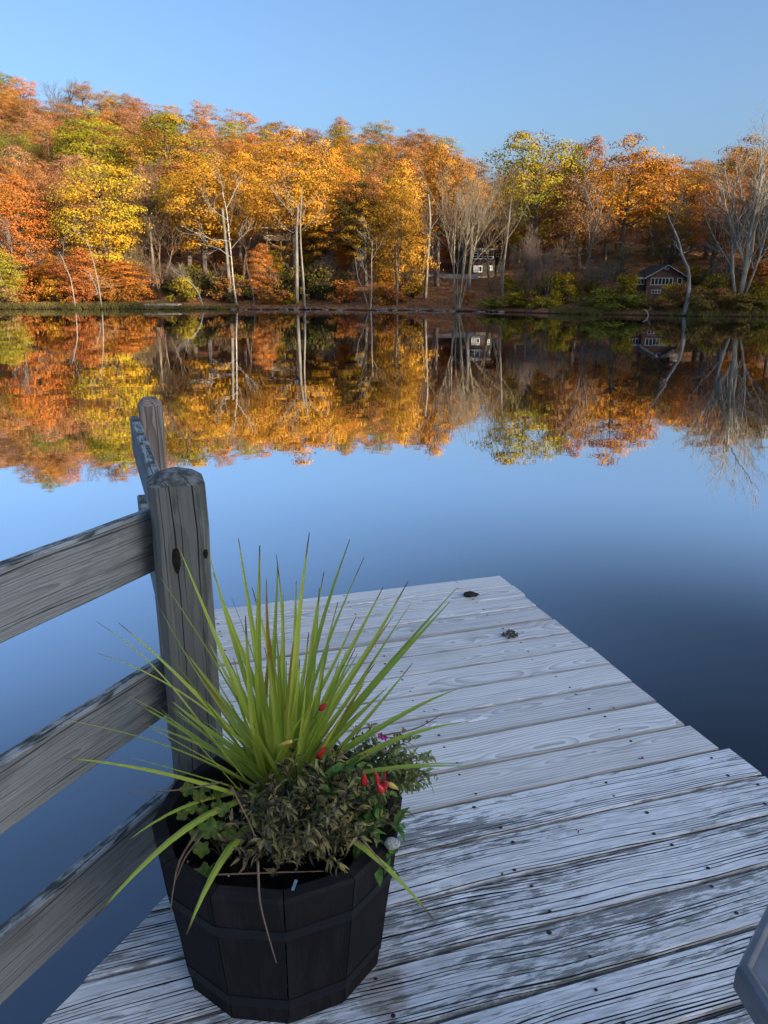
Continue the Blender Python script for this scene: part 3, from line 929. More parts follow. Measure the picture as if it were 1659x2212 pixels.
def pxof(X, Y, Z):
    depth = Y * CP - (Z - EYE) * SP
    return 829.5 + FP * X / depth


placed = []
for w, sp_, hmin, hmax in ((15, 6.4, 10, 13), (23, 6.4, 11, 14.5), (32, 6.2, 11, 14), (42, 6.2, 11, 13.5), (52, 6.3, 10.5, 13), (63, 6.5, 10, 13), (74, 6.7, 10, 12.5), (86, 6.9, 10, 12.5), (98, 7.2, 10, 12.5), (110, 7.6, 9.5, 12)):
    x = -58.0 - w * 0.5
    while x < 58 + w * 0.5:
        x += sp_ * trng.uniform(0.75, 1.25)
        Y = float(shore(x)) + w + trng.uniform(-3, 3)
        Z = float(ground(x, Y))
        px = pxof(x, Y, Z + 8)
        if px < -60 or px > 1715: continue
        t = px / 1659
        k = trng.uniform()
        bark = 'grey'
        if w < 20:
            if 920 < px < 1140 or 540 < px < 690 or 1330 < px < 1520: continue
            if k < 0.45: continue
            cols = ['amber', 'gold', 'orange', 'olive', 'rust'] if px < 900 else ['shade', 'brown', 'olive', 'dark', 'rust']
            kind = 'thin' if trng.uniform() < 0.5 else 'high'
        elif w < 50:
            if 910 < px < 1145 and w < 27: continue
            if 560 < px < 660 and w < 26: continue
            if 1350 < px < 1510 and w < 40: continue
            cols = ['rust', 'pink', 'pink', 'brown', 'tan', 'rust'] if px < 330 else (['amber', 'gold', 'orange', 'rust', 'goldgreen', 'olive', 'brown'] if px < 950 else ['amber', 'orange', 'rust', 'brown', 'amber', 'olive'])
            kind = 'mid' if trng.uniform() < 0.65 else 'full'
        else:
            cols = ['rust', 'rust', 'brown', 'red', 'pink', 'brown', 'tan', 'orange'] if px < 480 else (['orange', 'rust', 'rust', 'amber', 'brown', 'brown', 'goldgreen'] if px < 1000 else ['orange', 'amber', 'rust', 'brown'])
            kind = 'ridge' if trng.uniform() < 0.75 else 'full'
            if trng.uniform() < (0.10 if px < 700 else 0.04): cols = ['green' if trng.uniform() < .5 else 'olive']
        h = trng.uniform(hmin, hmax)
        if 1020 < px < 1090 and w > 30: h *= 0.8
        if px > 1400 and w > 50: h *= 0.92
        row = 'low on the slope' if w < 30 else ('half way up the hill' if w < 70 else ('high on the hill' if w < 100 else 'along the ridge'))
        land = near_land(px)
        if trng.uniform() < (0.20 if (px < 350 and w > 20) else 0.09):
            bare(x, Y, h * 1.02, 1.0, 'bare twiggy tree %s, above %s' % (row, land), 'bare trees on the hillside', 'pinkish' if px < 500 else 'tan')
            continue
        col = cols[trng.integers(len(cols))]
        tree(kind, x, Y, h, trng.uniform(3.5, 4.9), col, '%s tree %s, above %s' % (CNAME[col], row, land), 'autumn trees on the hillside', bark, z=Z)

# ---- shrubs along the shore
keyb = [
    (1340, 3, 2.0, 3.4, 'lime', 'wide bright green shrub on the lawn left of the brown cottage'),
    (1300, 4, 1.8, 2.4, 'lime', 'green shrub at the left end of the wide bright green shrub'),
    (1075, 2.0, 1.5, 2.4, 'lime', 'yellow-green shrub on the bank right of the many-stemmed tree'),
    (1110, 2.2, 1.6, 2.2, 'yellowgreen', 'yellow-green shrub at the foot of the grey sapling clump'),
    (1008, 3.5, 1.9, 1.2, 'orange', 'little orange shrub right behind the many-stemmed tree'),
    (1180, 3.0, 1.6, 1.8, 'yellowgreen', 'yellow-green shrub right of the grey sapling clump'),
    (1210, 5.0, 3.2, 2.2, 'goldgreen', 'tall dull gold shrub beside the grassy landing'),
    (1450, 4.5, 2.2, 1.7, 'yellowgreen', 'sparse yellow-leaved shrub before the brown cottage'),
    (1420, 2.0, 1.3, 2.2, 'brown', 'brown shrub at the water before the brown cottage'),
    (1520, 2.5, 2.0, 2.6, 'shade', 'shade-dulled brown shrub right of the dead white trunk'),
    (1545, 4.5, 2.6, 2.6, 'brown', 'brown shrub between the dead trunk and the tallest pale tree'),
    (1645, 2.5, 1.4, 2.0, 'lime', 'green shrub at the right edge of the shore'),
    (1655, 8.0, 4.0, 2.4, 'orange', 'orange shrub at the right edge behind the shore'),
    (1600, 2.2, 1.6, 3.0, 'shade', 'shade-dulled shrub under the tallest pale tree'),
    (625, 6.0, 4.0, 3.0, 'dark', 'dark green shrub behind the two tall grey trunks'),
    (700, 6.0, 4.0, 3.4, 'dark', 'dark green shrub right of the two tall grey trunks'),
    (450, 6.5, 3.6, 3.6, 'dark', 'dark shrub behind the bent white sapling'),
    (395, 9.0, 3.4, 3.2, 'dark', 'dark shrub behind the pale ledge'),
    (530, 5.0, 3.0, 2.2, 'brown', 'brown shrub right of the birch'),
    (745, 4.0, 2.6, 2.4, 'red', 'dull red shrub on the bank left of the slim pale trunk'),
    (590, 3.0, 2.2, 2.2, 'rust', 'rust shrub under the small orange tree'),
    (830, 3.6, 3.8, 2.0, 'amber', 'amber shrub between the slim pale trunk and the straight grey trunk'),
    (890, 8.0, 3.2, 2.6, 'olive', 'olive shrub left of the straight trunk on the leafy bank'),
    (300, 4.5, 2.6, 2.4, 'orange', 'orange shrub left of the straight lit trunk'),
    (250, 4.0, 2.6, 2.2, 'orange', 'orange-red shrub right of the leaning saplings'),
    (180, 3.5, 2.4, 2.2, 'red', 'red shrub right of the leftmost leaning sapling'),
    (120, 4.0, 2.8, 2.6, 'amber', 'amber shrub left of the leftmost leaning sapling'),
    (70, 3.6, 2.2, 2.4, 'orange', 'orange shrub under the far-left orange tree'),
    (1388, 4.5, 2.0, 1.6, 'shade', 'shade-dulled shrub before the left wing of the brown cottage'),
    (1470, 4.0, 2.3, 1.5, 'brown', 'brown shrub at the right corner of the brown cottage, beside the dead trunk'),
    (25, 3.0, 1.9, 2.4, 'tan', 'tan shrub at the left edge of the shore'),
]
for (px, w, h, wd, col, lab) in keyb:
    X, Y, z = spot(px, w)
    bush(X, Y, h, wd, col, lab)
for i in range(95):
    px = trng.uniform(-20, 1680)
    w = 3 + 20 * trng.uniform() ** 1.4
    if 850 < px < 1090 and w < 16 or 930 < px < 1125: continue
    if 1190 < px < 1330 and w < 4: continue
    if 1365 < px < 1490 and w < 14: continue
    if 300 < px < 400 and w < 8: continue
    X, Y, z = spot(px, w)
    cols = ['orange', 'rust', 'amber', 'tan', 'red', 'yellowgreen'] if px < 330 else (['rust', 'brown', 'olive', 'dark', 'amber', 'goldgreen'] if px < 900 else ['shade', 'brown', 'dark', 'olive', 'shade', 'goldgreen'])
    col = cols[trng.integers(len(cols))]
    h = trng.uniform(1.0, 3.2)
    bush(X, Y, h, h * trng.uniform(0.6, 1.0), col, '%s undergrowth shrub on the bank near %s' % (CNAME[col], near_land(px)), 'undergrowth shrubs on the bank')

# ---- grass by the water
def build_grass():
    rng = np.random.default_rng(9)
    def blades(n, x0, x1, w0, w1, hh):
        X = rng.uniform(x0, x1, n); W = rng.uniform(w0, w1, n)
        Y = shore(X) + W; Z = ground(X, Y)
        h = hh * rng.uniform(0.5, 1.2, n); a = rng.uniform(0, 6.28, n); wd = 0.035
        dx, dy = np.cos(a) * wd, np.sin(a) * wd
        lx, ly = rng.normal(0, 0.12, n), rng.normal(0, 0.12, n)
        return np.stack([np.stack([X - dx, Y - dy, Z - .03], 1), np.stack([X + dx, Y + dy, Z - .03], 1), np.stack([X + lx + dx * .2, Y + ly + dy * .2, Z + h], 1), np.stack([X + lx - dx * .2, Y + ly - dy * .2, Z + h], 1)], 1)
    b = MB()
    b.quads(blades(9000, -75, -27, -0.1, 2.2, 0.42))
    b.quads(blades(1500, -27, -18, 0.0, 1.0, 0.3))
    b.quads(blades(2500, 17.5, 22, 0.0, 1.6, 0.30))
    b.quads(blades(3500, 28, 60, -0.1, 1.8, 0.5))
    b.quads(blades(2500, 21, 27, 0.4, 3.0, 0.08))
    o = b.build("grass", M['leaf']); setcol(o, (0.13, 0.115, 0.035), (0.20, 0.155, 0.05))
    tag(o, "tufted green and straw grass along the far waterline", None, None, 'stuff')
    # fallen leaves
    n = 16000
    X = rng.uniform(-48, 46, n); W = 1.2 + 26 * rng.uniform(0, 1, n) ** 1.2
    Y = shore(X) + W; Z = ground(X, Y) + 0.03
    N = np.stack([rng.normal(0, .35, n), rng.normal(-.2, .35, n), np.ones(n)], 1); N /= np.linalg.norm(N, axis=1)[:, None]
    b = MB(); b.quads(leaf_quads(np.stack([X, Y, Z], 1), N, rng.uniform(0.12, 0.26, n), rng))
    o = b.build("fallen_leaves", M['leaf']); setcol(o, (0.30, 0.12, 0.05), (0.36, 0.19, 0.08))
    tag(o, "brown fallen leaves scattered over the far bank", None, None, 'stuff')


build_grass()

# stones along the waterline
def build_stones():
    rng = np.random.default_rng(21)
    mat = m_plain("shore_stone", (0.13, 0.115, 0.10), 0.9, 0.4, 3, 0.2, 0.5)
    meshes = []
    for k in range(3):
        bm = bmesh.new(); bmesh.ops.create_icosphere(bm, subdivisions=2, radius=1.0)
        for v in bm.verts:
            v.co *= 1 + 0.22 * math.sin(v.co.x * 3 + k) * math.cos(v.co.y * 4 + k * 2)
            v.co.z *= 0.55
        me = bpy.data.meshes.new("shore_stone"); bm.to_mesh(me); bm.free(); me.materials.append(mat); meshes.append(me)
    for i in range(46):
        x = rng.uniform(-19, 13)
        y = float(shore(x)) + rng.uniform(-0.25, 0.5)
        o = bpy.data.objects.new("shore_stone", meshes[i % 3]); COL.objects.link(o)
        s = rng.uniform(0.12, 0.34); o.scale = (s * 1.4, s, s); o.rotation_euler = (0, 0, rng.uniform(0, 6.28))
        o.location = (x, y, float(ground(x, y)) + s * 0.2)
        tag(o, "small grey-brown stone lying along the far waterline", "stone", "stones along the far waterline")
    # pale flat ledge
    X, Y, z = spot(352, 1.2)
    b = MB()
    pts = np.array([(-2.2, -0.35), (2.0, -0.42), (2.3, 0.2), (1.2, 0.5), (-1.8, 0.45), (-2.5, 0.05)])
    v = [(p[0], p[1], -0.35) for p in pts] + [(p[0] * 0.98, p[1] * 0.95, 0.1) for p in pts]
    f = [tuple(range(5, -1, -1)), tuple(range(6, 12))] + [(i, (i + 1) % 6, (i + 1) % 6 + 6, i + 6) for i in range(6)]
    b.add(v, f)
    o = b.build("stone_ledge", m_plain("pale_stone", (0.42, 0.36, 0.29), 0.85, 0.2, 2, 0.2, 0.4), None, False, (X, Y, z + 0.22))
    tag(o, "pale flat stone ledge at the far waterline left of the bent sapling", "ledge")


build_stones()

# ------------------------------------------------------------------ houses on the far shore
M['siding_dark'] = m_plain("dark_brown_siding", (0.050, 0.036, 0.033), 0.85, 0.3, 2)
M['siding_red'] = m_plain("red_brown_siding", (0.105, 0.056, 0.042), 0.85, 0.25, 2)
M['siding_pale'] = m_plain("pale_siding", (0.40, 0.36, 0.33), 0.85, 0.15, 2)
M['trim'] = m_plain("white_trim", (0.80, 0.80, 0.78), 0.7, 0.1, 3)
M['trim_dim'] = m_plain("grey_white_trim", (0.42, 0.42, 0.40), 0.75, 0.15, 3)
M['roof'] = m_plain("brown_shingle_roof", (0.055, 0.045, 0.042), 0.9, 0.3, 4)
M['concrete'] = m_plain("concrete", (0.33, 0.32, 0.31), 0.9, 0.2, 2)
M['timber'] = m_plain("raw_timber", (0.36, 0.26, 0.17), 0.85, 0.25, 3)
M['blind'] = m_plain("pale_blind", (0.55, 0.55, 0.56), 0.8, 0.08, 3)
_g = NT("window_glass"); _g.principled((0.02, 0.028, 0.032), 0.06, None, 0.8); M['glass'] = _g.m


def window(parent, x0, x1, z0, z1, y, panes, rows=1, fw=0.07, name='window', blinds=(), trim='trim'):
    """framed window on a wall facing -y; pane children hang under the frame"""
    b = MB()
    b.box(((x0 + x1) / 2, y, z1 - fw / 2), ((x1 - x0) / 2, 0.05, fw / 2))
    b.box(((x0 + x1) / 2, y, z0 + fw / 2), ((x1 - x0) / 2, 0.05, fw / 2))
    for k in range(panes + 1):
        xx = x0 + (x1 - x0 - fw) * k / panes + fw / 2
        b.box((xx, y, (z0 + z1) / 2), (fw / 2, 0.046, (z1 - z0) / 2 - fw - 0.001))
    for k in range(1, rows):
        zz = z0 + (z1 - z0) * k / rows
        b.box(((x0 + x1) / 2, y, zz), ((x1 - x0) / 2 - fw, 0.03, fw * 0.3))
    w = b.build(name, M[trim], parent)
    p = MB()
    pb = MB()
    for k in range(panes):
        a = x0 + (x1 - x0 - fw) * k / panes + fw
        c = x0 + (x1 - x0 - fw) * (k + 1) / panes
        tgt = pb if k in blinds else p
        tgt.box(((a + c) / 2, y + 0.02, (z0 + z1) / 2), ((c - a) / 2 - 0.002, 0.01, (z1 - z0) / 2 - fw - 0.004))
    if p.n: p.build('pane', M['glass'], w)
    if pb.n: pb.build('blind', M['blind'], w)
    return w


def gable_roof(parent, x0, x1, y0, y1, ze, zr, th=0.16, over=0.35, name='roof'):
    """ridge along y"""
    b = MB()
    xm = (x0 + x1) / 2
    for s in (-1, 1):
        xe = xm + s * ((x1 - x0) / 2 + over)
        zee = ze - over * (zr - ze) / ((x1 - x0) / 2)
        v = [(xe, y0 - over, zee), (xm, y0 - over, zr), (xm, y1 + over, zr), (xe, y1 + over, zee)]
        v = v + [(a, c, d + th) for a, c, d in v]
        f = [(0, 3, 2, 1), (4, 5, 6, 7), (0, 1, 5, 4), (1, 2, 6, 5), (2, 3, 7, 6), (3, 0, 4, 7)]
        b.add(v, f)
    r = b.build(name, M['roof'], parent)
    t = MB()
    for s in (-1, 1):
        xe = xm + s * ((x1 - x0) / 2 + over)
        zee = ze - over * (zr - ze) / ((x1 - x0) / 2)
        t.bar((xe, y0 - over - 0.03, zee + 0.04), (xm - s * 0.0, y0 - over - 0.03, zr + 0.04), 0.05, 0.2, (0, 1, 0))
    t.build('fascia', M['trim_dim'], r)
    return r


def wall_box(parent, x0, x1, y0, y1, z0, z1, mat, gable=None, name='wall'):
    b = MB()
    if gable:
        xm = (x0 + x1) / 2
        v = []
        for y in (y0, y1): v += [(x0, y, z0), (x1, y, z0), (x1, y, z1), (xm, y, gable), (x0, y, z1)]
        b.add(v, [(0, 1, 2, 3, 4), (9, 8, 7, 6, 5), (0, 5, 6, 1), (1, 6, 7, 2), (2, 7, 8, 3), (3, 8, 9, 4), (4, 9, 5, 0)])
    else:
        b.box(((x0 + x1) / 2, (y0 + y1) / 2, (z0 + z1) / 2), ((x1 - x0) / 2, (y1 - y0) / 2, (z1 - z0) / 2))
    return b.build(name, mat, parent)


def build_cottage():
    Y = 88.0
    p = at(1432, 640, Y)                        # foot of the gable wall
    s = Y / FP / CP * 0.98                      # metres per photo pixel there
    e = empty('cottage', (p[0], Y, p[2]))
    tag(e, 'red-brown cottage with white gable trim and a row of white windows by the right shore', 'house')
    def zz(py): return at(1432, py, Y)[2] - p[2]
    def xx(px): return at(px, 600, Y)[0] - p[0]
    x0, x1 = xx(1398), xx(1480)
    ze, zr = zz(598), zz(574)
    wall_box(e, x0, x1, 0, 5, -1.6, ze, M['siding_red'], zr - 0.05)
    gable_roof(e, x0, x1, 0, 5, ze, zr)
    window(e, xx(1406), xx(1454), zz(616), zz(600), -0.05, 6, trim='trim_dim')
    window(e, xx(1463), xx(1474), zz(614), zz(600), -0.05, 1, trim='trim_dim')
    window(e, xx(1409), xx(1430), zz(634), zz(626), -0.05, 3, trim='trim_dim')
    v = window(e, xx(1434), xx(1443), zz(583), zz(579), -0.05, 1, name='vent', trim='trim_dim')
    # lean-to on the left
    wall_box(e, xx(1366), x0 - 0.01, 0.6, 5, -1.4, zz(602), M['siding_dark'])
    b = MB(); b.bar((xx(1362), 2.6, zz(599.5)), (x0 - 0.02, 2.6, zz(599)), 5.0, 0.16)
    b.build('porch_roof', M['roof'], e)
    b = MB(); b.box(((xx(1362) + x0) / 2, 0.04, zz(601)), ((x0 - xx(1362)) / 2 - 0.03, 0.03, 0.07)); b.build('fascia', M['trim_dim'], e)
    window(e, xx(1374), xx(1396), zz(615), zz(603), 0.55, 3, trim='trim_dim')
    return e


build_cottage()


def build_dark_house():
    Y = 117.0
    p = at(1040, 598, Y)
    e = empty('lake_house', (p[0], Y, p[2]))
    tag(e, 'dark brown two-storey house with a white glazed porch behind the many-stemmed bare tree', 'house')
    def zz(py): return at(1040, py, Y)[2] - p[2]
    def xx(px): return at(px, 565, Y)[0] - p[0]
    wall_box(e, xx(985), xx(1068), 0, 7, 0.02, zz(537), M['siding_dark'])
    wall_box(e, xx(1068) + 0.02, xx(1092), 0.8, 7, 0.02, zz(545), M['siding_dark'])
    b = MB()
    zt = zz(537)
    v = [(xx(978), -0.12, zt), (xx(1096), -0.12, zt), (xx(1096), 7.6, zt), (xx(978), 7.6, zt), (xx(990), 3.5, zt + 1.7), (xx(1085), 3.5, zt + 1.7)]
    b.add(v, [(3, 2, 1, 0), (0, 1, 5, 4), (2, 3, 4, 5), (1, 2, 5), (3, 0, 4)])
    b.build('roof', M['roof'], e)
    window(e, xx(1019), xx(1066), zz(560), zz(541), -0.06, 4, 3, 0.12, 'porch_window')
    b = MB(); b.box((xx(1043), -0.3, zz(538.6)), ((xx(1068) - xx(1018)) / 2, 0.08, 0.09)); b.build('fascia', M['trim'], e)
    b = MB(); b.tube([(xx(1016), -0.2, 0.1), (xx(1016), -0.2, zz(540))], 0.09, 6); b.build('downpipe', M['trim'], e)
    window(e, xx(1023), xx(1042), zz(588), zz(574), -0.05, 3, 1, 0.08, 'window', (0, 1))
    window(e, xx(1056), xx(1064), zz(584), zz(574), -0.05, 2, 1, 0.08)
    window(e, xx(1072), xx(1083), zz(555), zz(547), 0.75, 2, 1, 0.08)
    window(e, xx(1074), xx(1082), zz(592), zz(574), 0.75, 2, 1, 0.08)
    b = MB(); b.box((xx(1040), 1.5, -0.5), ((xx(1070) - xx(1012)) / 2, 2.6, 0.5)); b.build('foundation', M['concrete'], e)
    # low terrace wall in front
    q = at(988, 604, Y - 4)
    b = MB()
    b.box((0, 0, 0), (4.4, 0.25, 0.35))
    o = b.build('stone_wall', M['concrete'], None, False, (q[0] - 1.5, Y - 4, float(ground(q[0] - 1.5, Y - 4)) + 0.2))
    tag(o, 'low pale retaining wall on the leafy slope left of the dark house', 'wall')


build_dark_house()


def build_upper_house():
    Y = 118.0
    p = at(1452, 562, Y)
    e = empty('hill_house', (p[0], Y, p[2]))
    tag(e, 'pale house up the slope half hidden by branches above the brown cottage', 'house')
    wall_box(e, -1.6, 2.4, 0, 6, -2.2, 3.0, M['siding_pale'], 4.4)
    gable_roof(e, -1.6, 2.4, 0, 6, 3.0, 4.4)
    window(e, -0.5, 1.2, 0.9, 2.6, -0.05, 2, 1, 0.1)
    b = MB(); b.box((0.4, -0.9, 0.3), (2.4, 0.8, 0.08)); b.build('balcony', M['timber'], e)


build_upper_house()


def build_platform():
    Y = 119.0
    p = at(605, 545, Y)
    gz = float(ground(p[0], Y))
    e = empty('timber_platform', (p[0], Y, gz))
    tag(e, 'raw timber deck on braced posts among the trees above the two grey trunks', 'deck')
    def zz(py): return at(605, py, Y)[2] - gz
    def xx(px): return at(px, 520, Y)[0] - p[0]
    for px in (577, 607, 634):
        for yy in (0, 3):
            b = MB(); b.bar((xx(px), yy, -0.5), (xx(px), yy, zz(499)), 0.2); b.build('post', M['timber'], e)
    b = MB(); b.bar((xx(570), -0.16, zz(514)), (xx(642), -0.16, zz(514)), 0.08, 0.75); b.build('beam', M['timber'], e)
    b = MB(); b.box(((xx(570) + xx(642)) / 2, 1.6, zz(508)), ((xx(642) - xx(570)) / 2, 1.7, 0.08)); b.build('floor', M['timber'], e)
    b = MB(); b.bar((xx(562), 0.0, zz(492)), (xx(645), 0.0, zz(491)), 0.12, 0.16); b.build('handrail', M['timber'], e)
    for a, c in (((580, 522), (607, 538)), ((607, 538), (632, 526)), ((585, 543), (607, 536))):
        b = MB(); b.bar((xx(a[0]), -0.12, zz(a[1])), (xx(c[0]), -0.12, zz(c[1])), 0.1, 0.14); b.build('brace', M['timber'], e)


build_platform()

# ------------------------------------------------------------------ dock
DA = R(17.4)
DX = np.array([math.cos(DA), math.sin(DA)]); DY = np.array([-math.sin(DA), math.cos(DA)])
dock = empty('dock', (0, 0, DECK), DA)
tag(dock, 'weathered grey plank dock with newer pale boards at its far end', 'dock')


def todock(x, y):
    p = np.array([x, y]); return float(p @ DX), float(p @ DY)


def board(b, xl0, xl1, xr, y0, y1, th=0.036, ch=0.003, seed=0):
    """one plank: far edge y1 starts at xl1, near edge y0 at xl0 (the mitred end), right end xr"""
    rng = np.random.default_rng(seed)
    yc = (y0 + y1) / 2; hw = (y1 - y0) / 2
    prof = [(-hw, -ch), (-hw + ch, 0), (hw - ch, 0), (hw, -ch), (hw, -th), (-hw, -th)]
    n = 24
    V, BC, F = [], [], []
    dz = rng.normal(0, 0.0007); tw = rng.normal(0, 0.0010); bow = rng.normal(0, 0.0012)
    for i in range(n + 1):
        f = i / n
        for (yy, zz) in prof:
            g = (yy + hw) / (2 * hw)
            xl = xl0 + (xl1 - xl0) * g
            x = xl + (xr - xl) * f
            wob = bow * math.sin(f * 3.1 + seed)
            V.append((x, yc + yy + wob, zz + dz + tw * (g - 0.5)))
            BC.append((x, yy, zz))
    k = len(prof)
    for i in range(n):
        for j in range(k):
            F.append((i * k + j, i * k + (j + 1) % k, (i + 1) * k + (j + 1) % k, (i + 1) * k + j))
    F.append(tuple(range(k))[::-1]); F.append(tuple(n * k + j for j in range(k)))
    F = [f[::-1] for f in F]
    b.add(V, F, BC)


def xleft(Y):
    return 0.13 if Y > 1.78 else 0.13 - 0.922 * (1.78 - Y)


def build_dock():
    drng = np.random.default_rng(31)
    edges = [3.277, 3.140, 3.010, 2.880, 2.727, 2.584, 2.443, 2.293, 2.149, 1.999, 1.845, 1.697]
    nb, ob = MB(), MB()
    joists = [0.22, 0.82, 1.38, 1.57]
    screws = []; old_screws = []
    for i in range(len(edges) - 1):
        y1, y0 = edges[i], edges[i + 1]
        g = 0.0032
        board(nb, xleft(y0), xleft(y1), 1.637 + drng.normal(0, 0.006), y0 + g, y1 - g, seed=i)
        for j in joists[:3]:
            for f in (0.2, 0.8): screws.append((j + drng.normal(0, 0.012), y0 + (y1 - y0) * f + drng.normal(0, 0.004)))
    Y = 1.697
    oe = [Y]
    while Y > -1.2:
        Y -= 0.150 + drng.normal(0, 0.002)
        oe.append(Y)
    for i in range(len(oe) - 1):
        y1, y0 = oe[i], oe[i + 1]
        g = 0.0035 if i not in (4, 5) else 0.007
        tgt = nb if i == 6 else ob
        board(tgt, xleft(y0), xleft(y1), 1.665 + drng.normal(0, 0.004), y0 + g, y1 - g, ch=0.004, seed=50 + i)
        for j in (-0.75, -0.2, 0.36, 0.80, 1.22, 1.58):
            if j < xleft(y1) + 0.03: continue
            for f in (0.22, 0.78): old_screws.append((j + drng.normal(0, 0.02), y0 + (y1 - y0) * f + drng.normal(0, 0.008)))
    o = nb.build('pale_decking', M['wood_new'], dock); o["label"] = "newer pale grey deck boards with visible grain"
    o = ob.build('weathered_decking', M['wood_old'], dock); o["label"] = "old silvery deck boards with dark cracks"
    # frame below
    fb = MB()
    for x in (0.24, 0.82, 1.40):
        fb.box((x, (3.24 + (1.9 if x < 0.3 else 0.0)) / 2 if x < 0.3 else 1.0, -0.13), (0.019, 0.66 if x < 0.3 else 2.2, 0.09), None, True)
    fb.build('joist', M['wood_post'], dock)
    for (x, y) in ((0.20, 3.05), (1.50, 3.05), (1.50, 1.2), (1.50, -0.6), (0.15, 0.2)):
        pb = MB(); pb.tube([(x, y, -0.05 - 0.002), (x, y, -3.4)], 0.11, 10); pb.build('support_post', M['wood_post'], dock)
    # screw heads
    bm = MB(); th = np.arange(8) * math.pi / 4
    v = [(0.0042 * math.cos(a), 0.0042 * math.sin(a), 0) for a in th] + [(0.003 * math.cos(a), 0.003 * math.sin(a), 0.0014) for a in th]
    bm.add(v, [tuple(range(8, 16))] + [(i, (i + 1) % 8, 8 + (i + 1) % 8, 8 + i) for i in range(8)])
    sm = bm.mesh('screw', M['screw'])
    vis = []
    for (x, y) in screws + old_screws:
        wx, wy = x * DX + y * DY
        depth = wy * CP + (EYE - DECK) * SP
        if depth < 0.3: continue
        px = 829.5 + FP * wx / depth
        vv = (-(EYE - DECK) * CP + wy * SP) / depth
        py = 1106 - FP * vv
        if -10 < px < 1670 and py < 2220: vis.append((x, y))
    for (x, y) in vis[:100]:
        s = put_mesh('screw', sm, dock); s.location = (x, y, 0.0012)
        k = drng.uniform(0.8, 1.25) * (1.2 if y < 1.7 else 1.0); s.scale = (k, k * drng.uniform(0.8, 1.1), 1)


build_dock()

# ------------------------------------------------------------------ railing
NP = np.array([-0.488, 1.75]); FPST = np.array([-0.905, 2.97])
rail = empty('railing', (NP[0], NP[1], DECK))
tag(rail, 'weathered grey wooden railing with two posts along the left edge of the dock', 'railing')


def post(xy, w, top, bottom, rz, mat, bev=0.10, sub=14, seed=0, cham=0.012, slope=0.03):
    """square post with eased corners and a chamfered top"""
    rng = np.random.default_rng(seed)
    h = w / 2
    def ring(s, c):
        return [(-s + c, -s), (s - c, -s), (s, -s + c), (s, s - c), (s - c, s), (-s + c, s), (-s, s - c), (-s, -s + c)]
    V, BC, F = [], [], []
    lv = [(bottom + (top - slope - bottom) * i / sub, h, cham) for i in range(sub + 1)] + [(top - slope * 0.15, h * 0.62, cham * 1.6), (top, h * 0.5, cham * 1.6)]
    for (z, s, c) in lv:
        dx, dy = rng.normal(0, 0.0008, 2)
        for (a, b) in ring(s, c):
            V.append((a + dx, b + dy, z)); BC.append((z, a, b))
    n = len(lv)
    for i in range(n - 1):
        for j in range(8):
            F.append((i * 8 + j, i * 8 + (j + 1) % 8, (i + 1) * 8 + (j + 1) % 8, (i + 1) * 8 + j))
    F.append(tuple((n - 1) * 8 + j for j in range(8)))
    b = MB(); b.add(V, F, BC)
    o = b.build('post', mat, rail)
    o.location = (xy[0] - NP[0], xy[1] - NP[1], 0)
    o.rotation_euler = (0, 0, rz)
    return o


pn = post(NP, 0.128, 0.985, -0.5, R(17.4), M['wood_post'], seed=2, cham=0.016, slope=0.024)
pn["label"] = "thick grey post with a dark knot"
pf = post(FPST, 0.090, 0.985, -0.5, R(17.4), M['wood_post_brown'], seed=3, cham=0.010, slope=0.030)
pf["label"] = "slim brown far post with pronounced dark grain"


def railboard(a, b, ztop, h, th, mat=None, seed=0):
    a = np.array([a[0] - NP[0], a[1] - NP[1]]); b = np.array([b[0] - NP[0], b[1] - NP[1]])
    d = b - a; L = np.linalg.norm(d); d /= L
    nrm = np.array([-d[1], d[0]])
    rng = np.random.default_rng(seed)
    n = 20; ch = 0.005
    prof = [(-h / 2, th / 2 - ch), (-h / 2, -th / 2 + ch), (-h / 2 + ch, -th / 2), (h / 2 - ch, -th / 2), (h / 2, -th / 2 + ch), (h / 2, th / 2 - ch), (h / 2 - ch, th / 2), (-h / 2 + ch, th / 2)]
    V, BC, F = [], [], []
    for i in range(n + 1):
        f = i / n
        jz = rng.normal(0, 0.0008)
        for (y, t) in prof:
            p = a + d * L * f + nrm * t
            V.append((p[0], p[1], ztop - h / 2 + y + jz)); BC.append((L * f, y, t))
    for i in range(n):
        for j in range(8):
            F.append((i * 8 + j, i * 8 + (j + 1) % 8, (i + 1) * 8 + (j + 1) % 8, (i + 1) * 8 + j))
    F.append(tuple(range(8))[::-1]); F.append(tuple(n * 8 + j for j in range(8)))
    b_ = MB(); b_.add(V, F, BC)
    o = b_.build('rail', mat or M['wood_rail'], rail)
    bm = bmesh.new(); bm.from_mesh(o.data); bmesh.ops.recalc_face_normals(bm, faces=bm.faces); bm.to_mesh(o.data); bm.free()
    return o


ed = np.array([math.cos(R(64.8)), math.sin(R(64.8))])
en = np.array([-ed[1], ed[0]])                      # outward, to the water
ax = NP + en * 0.080
for zt in (0.882, 0.487, 0.113):
    railboard(ax + ed * 0.03, ax - ed * 2.6, zt, 0.150, 0.036, seed=int(zt * 100))
fd = (FPST - NP) / np.linalg.norm(FPST - NP)
fn = np.array([-fd[1], fd[0]])
bx = NP + fn * 0.026; cx = FPST + fn * 0.062
for zt in (0.905, 0.585):
    railboard(bx + fd * 0.02, cx + fd * 0.06, zt, 0.150, 0.034, seed=int(zt * 77))

